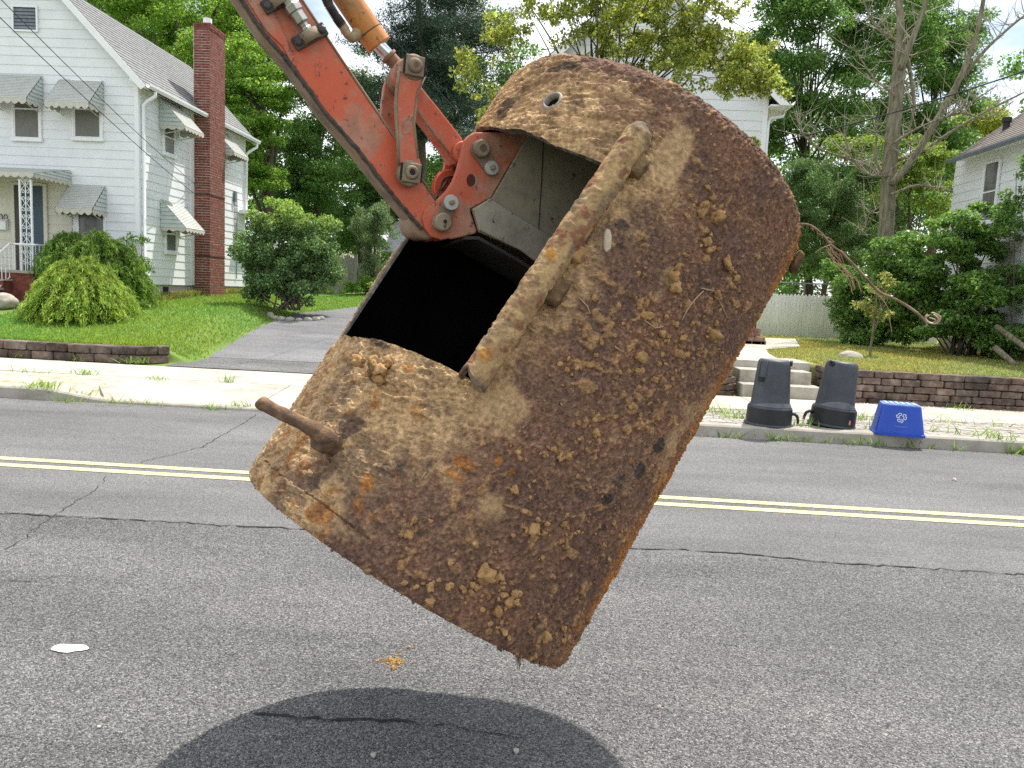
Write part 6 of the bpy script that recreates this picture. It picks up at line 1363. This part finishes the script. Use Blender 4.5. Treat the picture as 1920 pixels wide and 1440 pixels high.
# ------------------------------------------------------------------ excavator arm and bucket
NF = np.array([math.sin(rad(-25)), math.cos(rad(-25)), 0]); KF = 2.47
def ep(px, py, off=0.0): return onplane(px, py, NF, KF+off)
def ep0(px, py, off=0.0):             # pixel taken on the near plane, then pushed back along the pin axis
    return onplane(px, py, NF, KF)+NF*off
def paint(name, base, worn, dirt, rough=.5, seed=0, dirt_amt=.5):
    m = bpy.data.materials.new(name); m.use_nodes = True; t = m.node_tree; N = t.nodes; L = t.links; p = N['Principled BSDF']; p.inputs['Specular IOR Level'].default_value = .4
    c = N.new('ShaderNodeTexCoord')
    def nse(s, d, st=(1, 1, 1), rgh=.6):
        mpn = N.new('ShaderNodeMapping'); mpn.inputs['Scale'].default_value = st; mpn.inputs['Location'].default_value = (seed, seed*.7, 0); L.new(c.outputs['Object'], mpn.inputs['Vector'])
        v = N.new('ShaderNodeTexNoise'); v.inputs['Scale'].default_value = s; v.inputs['Detail'].default_value = d; v.inputs['Roughness'].default_value = rgh; L.new(mpn.outputs['Vector'], v.inputs['Vector']); return v.outputs['Fac']
    def ramp(f, a, b, ca, cb):
        r = N.new('ShaderNodeValToRGB'); r.color_ramp.elements[0].position = a; r.color_ramp.elements[1].position = b; r.color_ramp.elements[0].color = (*ca, 1); r.color_ramp.elements[1].color = (*cb, 1); L.new(f, r.inputs['Fac']); return r.outputs['Color']
    def mix(f, a, b):
        q = N.new('ShaderNodeMixRGB'); L.new(f, q.inputs['Fac']); L.new(a, q.inputs['Color1']); L.new(b, q.inputs['Color2']); return q.outputs['Color']
    b0 = ramp(nse(7, 5), .35, .7, base, tuple(x*.82+y*.18 for x, y in zip(base, worn)))
    f1 = ramp(nse(4, 8, rgh=.72), .53-.12*dirt_amt, .62-.10*dirt_amt, (0, 0, 0), (1, 1, 1)); d0 = ramp(nse(30, 5), .35, .65, dirt, tuple(x*1.35 for x in dirt))
    c1 = mix(f1, b0, d0)
    f2 = ramp(nse(22, 8, rgh=.78), .60, .635, (0, 0, 0), (1, 1, 1)); dk = ramp(nse(60, 3), .3, .7, (.035, .028, .025), (.11, .07, .05)); c2 = mix(f2, c1, dk)
    f3 = ramp(nse(11, 8, (1, 1, 7), .78), .635, .65, (0, 0, 0), (.8, .8, .8)); sc_ = ramp(nse(60, 3), .3, .7, worn, tuple(min(1, x*1.2) for x in worn)); c3 = mix(f3, c2, sc_)
    L.new(c3, p.inputs['Base Color'])
    rr = ramp(nse(12, 4), .35, .65, (rough-.12,)*3, (rough+.2,)*3); L.new(rr, p.inputs['Roughness'])
    b = N.new('ShaderNodeBump'); b.inputs['Strength'].default_value = .25; b.inputs['Distance'].default_value = .003; L.new(nse(70, 6), b.inputs['Height']); L.new(b.outputs['Normal'], p.inputs['Normal'])
    return m
OR = paint('worn_orange_paint', (.55, .092, .034), (.58, .26, .16), (.34, .15, .095), .5, 1, .45)
OR2 = paint('dusty_orange_paint', (.50, .098, .045), (.56, .26, .17), (.34, .165, .105), .55, 5, .6)
ORC = paint('clean_orange_paint', (.56, .085, .028), (.58, .2, .1), (.26, .10, .06), .45, 9, .1)
BR = paint('mud_worn_steel', (.24, .155, .095), (.34, .23, .15), (.12, .085, .06), .7, 3, .5)
TAN = paint('dusty_pin_steel', (.27, .205, .135), (.36, .28, .19), (.16, .115, .075), .7, 4, .5)
YE = paint('worn_amber_paint', (.52, .20, .045), (.50, .28, .12), (.24, .14, .07), .42, 7, .25)
GRB = paint('bare_bucket_steel', (.29, .245, .175), (.37, .30, .215), (.21, .17, .125), .6, 8, .4)
GRL = paint('dusty_bucket_plate', (.34, .30, .23), (.40, .35, .27), (.25, .215, .165), .7, 10, .4)
CHR = mat('chrome', [(.62, .63, .65), (.72, .73, .75)], 10, 3, .12, metal=1.0)
STL = mat('zinc_washer', [(.34, .32, .29), (.46, .44, .40)], 20, 4, .5, .2, 120, .001, metal=.35)
GRS = mat('greasy_black_steel', [(.03, .026, .024), (.09, .075, .065)], 25, 5, .45, .4, 90, .002)
ex = thing('excavator', ep(600, 200), 'orange excavator arm with amber piston, worn linkage and a bucket hooked inside the tank', 'excavator')
W = .155; WA = .100
low = [(-60, -795), (330, -192), (392, -96), (454, 0), (494, 62), (520, 90), (548, 123), (608, 208), (671, 280), (720, 345), (760, 393), (793, 432)]
upp = [(822, 395), (817, 374), (777, 315), (733, 247), (660, 140), (608, 62), (567, 0), (503, -97), (440, -192), (60, -800)]
MB().prism([ep(*p) for p in low+upp], NF*WA).build('arm', OR, ex, bevel=.006)
arm = [o for o in COL.objects if o.name == 'arm'][0]
# underside wear strip with a raised, chewed weld flange
mb = MB(); lw = [np.array(ep(*p)) for p in low]
dn = []
for i in range(len(lw)):
    t = lw[min(i+1, len(lw)-1)]-lw[max(i-1, 0)]; n_ = np.cross(t, NF); n_ /= np.linalg.norm(n_); dn.append(-n_ if n_[2] > 0 else n_)
A = [p+d*.006+NF*.004 for p, d in zip(lw, dn)]; B = [p+d*.006+NF*(WA-.004) for p, d in zip(lw, dn)]
n_ = len(A); mb.add(np.vstack([A, B]), [[i, i+1, n_+i+1, n_+i] for i in range(n_-1)]); o = mb.build('wear_plate', BR, arm); s_ = o.modifiers.new('s', 'SOLIDIFY'); s_.thickness = .008; s_.offset = 0
mb = MB(); r_ = np.random.default_rng(41); fl = []
for i in range(len(lw)-1):
    for u in np.linspace(0, 1, 14)[:-1]: fl.append(lw[i]*(1-u)+lw[i+1]*u+(dn[i]*(1-u)+dn[i+1]*u)*(.001+r_.normal(0, .0012))-NF*(.001+abs(r_.normal(0, .001))))
mb.tube(fl, .0055*(.7+.6*r_.random(len(fl))), 6); mb.build('weld_bead', GRS, arm, smooth=True)
mb = MB(); e2 = [np.array(ep0(*p, 0)) for p in upp]; mb.tube([p-NF*.001 for p in e2[1:]], .0035, 6); mb.build('edge_bead', TAN, arm, smooth=True)
mb = MB(); mb.prism([ep(*p) for p in ((430, -40), (462, 0), (500, 60), (530, 88), (545, 118), (552, 108), (536, 70), (516, 26), (500, -40))], -NF*.006); mb.build('gusset', OR, arm, bevel=.003)
c_ = np.array(ep(800, 415)); mb = MB(); mb.cyl(c_+NF*.003, NF, .058, W-.010, 32, .006); mb.build('tip_boss', BR, arm, auto=True)
def pin(px, py, off, r, depth, m, parent, name='pin', ch=.004, n=32): c = np.array(ep0(px, py, off)); o = MB().cyl(c, NF, r, depth, n, ch).build(name, m, parent, auto=True); return o
# hose clamps and coupling on the arm's side
def clamp(px, py):
    c = np.array(ep0(px, py, -.012)); d = np.array(ep(px+26, py-14))-np.array(ep(px, py)); X = d/np.linalg.norm(d); Y = np.cross(NF, X)
    b = MB().obox(c-NF*.000, X, Y, NF, .054, .019, .010).build('hose_clamp', GRS, ex, bevel=.003)
    P = [c+X*(.030*math.cos(a))-NF*(.006+.026*math.sin(a)) for a in np.linspace(0, math.pi, 14)]
    V = np.vstack([[p-Y*.016 for p in P], [p+Y*.016 for p in P]]); mesh_obj('saddle', V, [[i, i+1, 15+i, 14+i] for i in range(13)], TAN, b, True).modifiers.new('s', 'SOLIDIFY').thickness = .005
    for s in (-1, 1): MB().lathe(c+X*s*.041-NF*.010, -NF, [(.012, 0), (.012, .009), (.007, .012)], 6).build('bolt', GRS, b)
clamp(580, 71); clamp(523, 3)
ax0 = np.array(ep0(538, 6, -.026)); ax1 = np.array(ep0(571, 57, -.026)); d = ax1-ax0; ln = np.linalg.norm(d)
hc = MB().lathe(ax0, d, [(.020, 0), (.020, ln*.16), (.026, ln*.18), (.026, ln*.42), (.021, ln*.44), (.021, ln*.80), (.017, ln*.82), (.013, ln*.86), (.013, ln*1.0), (.016, ln*1.0), (.016, ln*1.12)], 6).build('hose_coupling', mat('dull_coupling_steel', [(.28, .26, .25), (.48, .46, .44)], 30, 4, .3, .2, 100, .001, metal=.8), ex, bevel=.0015)
MB().tube([ax0-d*1.6-NF*.01, ax0-d*.8, ax0], .017, 12).build('hose', mat('black_rubber', [(.018, .018, .018), (.035, .034, .033)], 20, 3, .6), ex, smooth=True)
# piston
yo = W*.5; a0 = np.array(ep(440, -317, yo)); a1 = np.array(ep(711, 86, yo)); d = (a1-a0)/np.linalg.norm(a1-a0); L_ = np.linalg.norm(a1-a0)
br = MB().lathe(a0, d, [(.041, 0), (.041, L_-.052), (.0405, L_-.050), (.0405, L_-.047), (.042, L_-.046), (.042, L_-.004), (.038, L_), (.020, L_)], 40).build('cylinder_barrel', YE, ex, auto=True)
MB().lathe(a0+d*(L_-.05), d, [(.0425, 0), (.0425, .003)], 40).build('retainer_ring', GRS, br)
a2 = np.array(ep(766, 146, yo)); d2 = (a2-a1)/np.linalg.norm(a2-a1); l2 = np.linalg.norm(a2-a1)
rd_ = MB().lathe(a1-d2*.02, d2, [(.021, 0), (.021, .060), (.020, .062)], 32).build('piston_rod', CHR, ex, auto=True)
MB().lathe(a1+d2*.036, d2, [(.021, 0), (.028, .002), (.028, .010), (.022, .013), (.0215, .05), (.020, max(.055, l2-.036-.05)), (.030, l2-.036-.02)], 28).build('rod_end', paint('rusty_rod_end', (.33, .16, .07), (.45, .28, .15), (.16, .09, .05), .6, 12, .5), rd_, auto=True)
# guarded hose beside the barrel
P = [ep(470, -240, yo-.04), ep(607, -14, yo-.04), ep(617, 10, yo-.04), ep(631, 33, yo-.03), ep(641, 47, yo-.02)]
q = np.linspace(0, 4, 150); Q = np.stack([np.interp(q, np.arange(5), np.array(P)[:, i]) for i in range(3)], 1)
for _ in range(10): Q[1:-1] = .25*Q[:-2]+.5*Q[1:-1]+.25*Q[2:]
hg = MB().tube(Q, .0125+.003*(np.arange(150) % 4 < 2), 14).build('guarded_hose', GRS, ex)
Q2 = np.array([ep(640, 45, yo-.02), ep(647, 56, yo-.02), ep(652, 66, yo-.025), ep(660, 71, yo-.03), ep(668, 66, yo-.02), ep(672, 58, yo)]); MB().tube(Q2, [.014, .015, .013, .016, .017, .020], 12).build('hose_elbow', paint('amber_elbow', (.42, .23, .10), (.5, .35, .2), (.24, .17, .1), .55, 13, .5), hg, smooth=True)
# links
def link(off, name, m):
    P = [(742, 140), (738, 172), (736, 200), (739, 270), (741, 312), (783, 312), (777, 292), (769, 236), (776, 180), (791, 148), (789, 126), (768, 111), (748, 122)]
    b = MB().prism([ep0(*p, off) for p in P], NF*.032).build(name, m, ex, bevel=.005)
    pin(769, 133, off-.004, .040, .04, TAN, b, 'boss'); pin(763, 328, off-.004, .040, .04, TAN, b, 'boss')
    return b
def squarecap(px, py, off, parent, hole):
    c = np.array(ep0(px, py, off)); X = np.cross(NF, (0, 0, 1.0)); X /= np.linalg.norm(X); X = -X if X[0] < 0 else X; Y = np.cross(NF, X); a = .06; X, Y = X*math.cos(a)+Y*math.sin(a), Y*math.cos(a)-X*math.sin(a)
    b = MB().obox(c, X, Y, NF, .0305, .0305, .007).build('pin_cap', TAN, parent, bevel=.004)
    MB().lathe(c-NF*.005, -NF, [(.024, 0), (.021, .010), (.013, .012)] if not hole else [(.023, 0), (.019, .011), (.010, .012), (.009, .004)], 24).build('pin_end', TAN, parent, smooth=True)
    MB().cyl(c-NF*.0165, -NF, .008 if hole else .009, .0012, 16).build('grease_hole', M['dark'] if hole else M['rustpipe'], parent)
    [MB().obox(c+X*s*.033-NF*.001, X, Y, NF, .0016, .026, .006).build('slot', M['dark'], parent) for s in (-1, 1)]
n_ = link(-.046, 'side_link', OR2); squarecap(769, 132, -.056, n_, False); squarecap(763, 328, -.056, n_, True)
mb = MB(); rim_ = [(742, 140), (738, 172), (736, 200), (739, 270), (741, 312)]; mb.tube([ep0(*p, -.046) for p in rim_], .005, 6); mb.tube([ep0(*p, -.046) for p in ((777, 300), (769, 236), (776, 180), (789, 150))], .004, 6); mb.build('weld_bead', TAN, n_, smooth=True)
mb = MB(); mb.prism([ep0(*p, -.0468) for p in ((747, 232), (761, 229), (763, 254), (748, 257))], -NF*.0006); mb.build('worn_decal', paint('worn_black_decal', (.05, .045, .043), (.45, .12, .06), (.30, .13, .08), .6, 15, .75), n_)
link(W+.012, 'side_link', OR2)
pin(769, 133, -.014, .038, W+.03, TAN, ex, 'link_pin'); pin(769, 133, .03, .045, W-.06, BR, ex, 'rod_eye')
# bucket link: box section from the upper pin to the bucket ear
bl = MB().prism([ep0(*p, .035) for p in ((777, 132), (791, 152), (832, 203), (873, 255), (884, 285), (862, 305), (846, 282), (812, 236), (776, 190), (762, 160))], NF*(W-.07)).build('bucket_link', OR2, ex, bevel=.005)
pin(872, 284, .012, .036, W-.03, OR2, bl, 'boss'); pin(769, 133, .028, .046, .05, OR2, bl, 'boss')
mb = MB(); mb.tube([ep0(*p, .034) for p in ((776, 190), (812, 236), (848, 284))], .004, 6); mb.build('weld_bead', TAN, bl, smooth=True)
# bucket
M['inner_dark'] = paint('dark_bucket_inside', (.035, .031, .025), (.06, .05, .04), (.045, .038, .03), .8, 11, .4)
ear = [(720+x/6.4, 230+y/6.4) for x, y in ((1660, 290), (1590, 360), (1430, 630), (1270, 910), (1020, 1040), (1030, 1090), (1100, 1290), (1090, 1330), (980, 1360), (800, 1400), (760, 1392), (680, 1410), (560, 1375), (480, 1280), (445, 1150), (470, 1070), (530, 1000), (620, 940), (740, 820), (810, 710), (860, 590), (895, 450), (920, 290), (955, 215), (1010, 155), (1080, 122), (1480, 118), (1760, 128))]
bk = thing('bucket', ep(900, 330), None, None); bk.parent = ex; bk.location = tuple(np.array(ep(900, 330))-WL[ex])
for k_ in ('label', 'category'):
    if k_ in bk: del bk[k_]
for off, m in ((0, OR2), (W, ORC)):
    o_ = off-.014 if off == 0 else off
    MB().prism([ep0(*p, o_) for p in ear], NF*.024).build('ear_plate', m, bk, bevel=.005)
mb = MB(); hl = [(720+(1045+68*math.cos(a))/6.4, 230+(700+78*math.sin(a))/6.4) for a in np.linspace(0, 2*math.pi, 28, endpoint=False)]
mb.prism([ep0(*p, -.0148) for p in hl], -NF*.0006); mb.build('hole_rim', TAN, bk)
mb = MB(); hl = [(720+(1025+52*math.cos(a))/6.4, 230+(697+74*math.sin(a))/6.4) for a in np.linspace(0, 2*math.pi, 28, endpoint=False)]
mb.prism([ep0(*p, -.0156) for p in hl], -NF*.0005); mb.build('hole', mat('dark_red_hole', [(.06, .012, .010), (.10, .02, .015)], 20, 3, .7), bk)
def z3(x, y): return 720+x/6.4, 230+y/6.4
def strap(p, q, r0, r1, m):
    p = np.array(p); q = np.array(q); d = (q-p)/np.linalg.norm(q-p); n2 = np.array((-d[1], d[0])); P = [p+r0*(n2*math.cos(a)-d*math.sin(a)) for a in np.linspace(0, math.pi, 12)]+[q+r1*(-n2*math.cos(a)+d*math.sin(a)) for a in np.linspace(0, math.pi, 12)]
    return MB().prism([ep0(*x, -.0145) for x in P], -NF*.010).build('pin_strap', m, bk, bevel=.002)
def capat(p, r_px, h, m, par, nm, ch=.005): c = np.array(ep0(*p, -.024)); r = r_px/FPX*2.5; o = MB().cyl(c, -NF, r, h, 36, ch).build(nm, m, par, auto=True); return o
s1 = strap(z3(1125, 332), z3(1250, 558), 17, 11, TAN); capat(z3(1125, 330), 16.4, .026, TAN, bk, 'pin'); w1 = capat(z3(1250, 560), 13.6, .016, STL, bk, 'washer', .002)
s2 = strap(z3(770, 970), z3(665, 1200), 12, 17, TAN); w2 = capat(z3(770, 970), 14.4, .016, STL, bk, 'washer', .002); p2 = capat(z3(667, 1203), 17, .028, TAN, bk, 'pin')
for (x, y), w_ in ((z3(1250, 560), w1), (z3(770, 970), w2)): c = np.array(ep0(x, y, -.040)); MB().lathe(c, -NF, [(.0088, 0), (.0088, .010), (.006, .012)], 6).build('bolt', TAN, bk)
c = np.array(ep0(*z3(678, 1198), -.052)); MB().cyl(c, -NF, .0065, .0008, 14).build('grease_hole', M['dark'], bk)
for (x, y), w_ in ((z3(1130, 330), s1),): c = np.array(ep0(x, y, -.0502)); MB().cyl(c, -NF, .012, .0012, 14).build('grease_hole', M['rustpipe'], bk)
c = np.array(ep0(868, 345, W-.012)); mb = MB(); mb.lathe(c, -NF, [(.066, 0), (.060, .006), (.060, .020), (.040, .022), (.040, .002)], 36); mb.build('bushing_ring', ORC, bk, auto=True)
side = [(966, 288), (918, 372), (880, 393), (893, 436), (970, 470), (1040, 520), (1130, 560), (1180, 560), (1180, 246), (986, 246), (981, 262)]
sp_ = MB().prism([ep0(*p, -.030) for p in side], NF*.014).build('side_plate', GRB, bk, bevel=.003)
MB().prism([ep0(*p, -.0415) for p in ((881, 394), (911, 374), (1026, 446), (1080, 482), (1060, 512), (992, 488), (970, 471), (891, 433))], NF*.011).build('side_cutter', GRL, bk, bevel=.004)
mb = MB(); mb.tube([ep0(*p, -.031) for p in ((1012, 262), (1008, 350), (1000, 470))], .0016, 5); mb.build('crease', M['dark'], bk)
low_ = [(866, 444), (893, 444), (940, 470), (985, 497), (1040, 530), (1110, 565)]
A = [np.array(ep0(*p, -.028)) for p in low_]; B = [a+NF*.34+np.array((.02, 0, -.015)) for a in A]; n_ = len(A); o = mesh_obj('floor_plate', np.vstack([A, B]), [[i, i+1, n_+i+1, n_+i] for i in range(n_-1)], M['inner_dark'], bk); o.modifiers.new('s', 'SOLIDIFY').thickness = .010
up_ = [(985, 250), (1060, 252), (1180, 256)]; A = [np.array(ep0(*p, -.028)) for p in up_]; B = [a+NF*.34 for a in A]; n_ = len(A); o = mesh_obj('back_plate', np.vstack([A, B]), [[i, i+1, n_+i+1, n_+i] for i in range(n_-1)], GRB, bk); o.modifiers.new('s', 'SOLIDIFY').thickness = .014
MB().prism([ep0(*p, .30) for p in side], NF*.014).build('side_plate', GRB, bk)
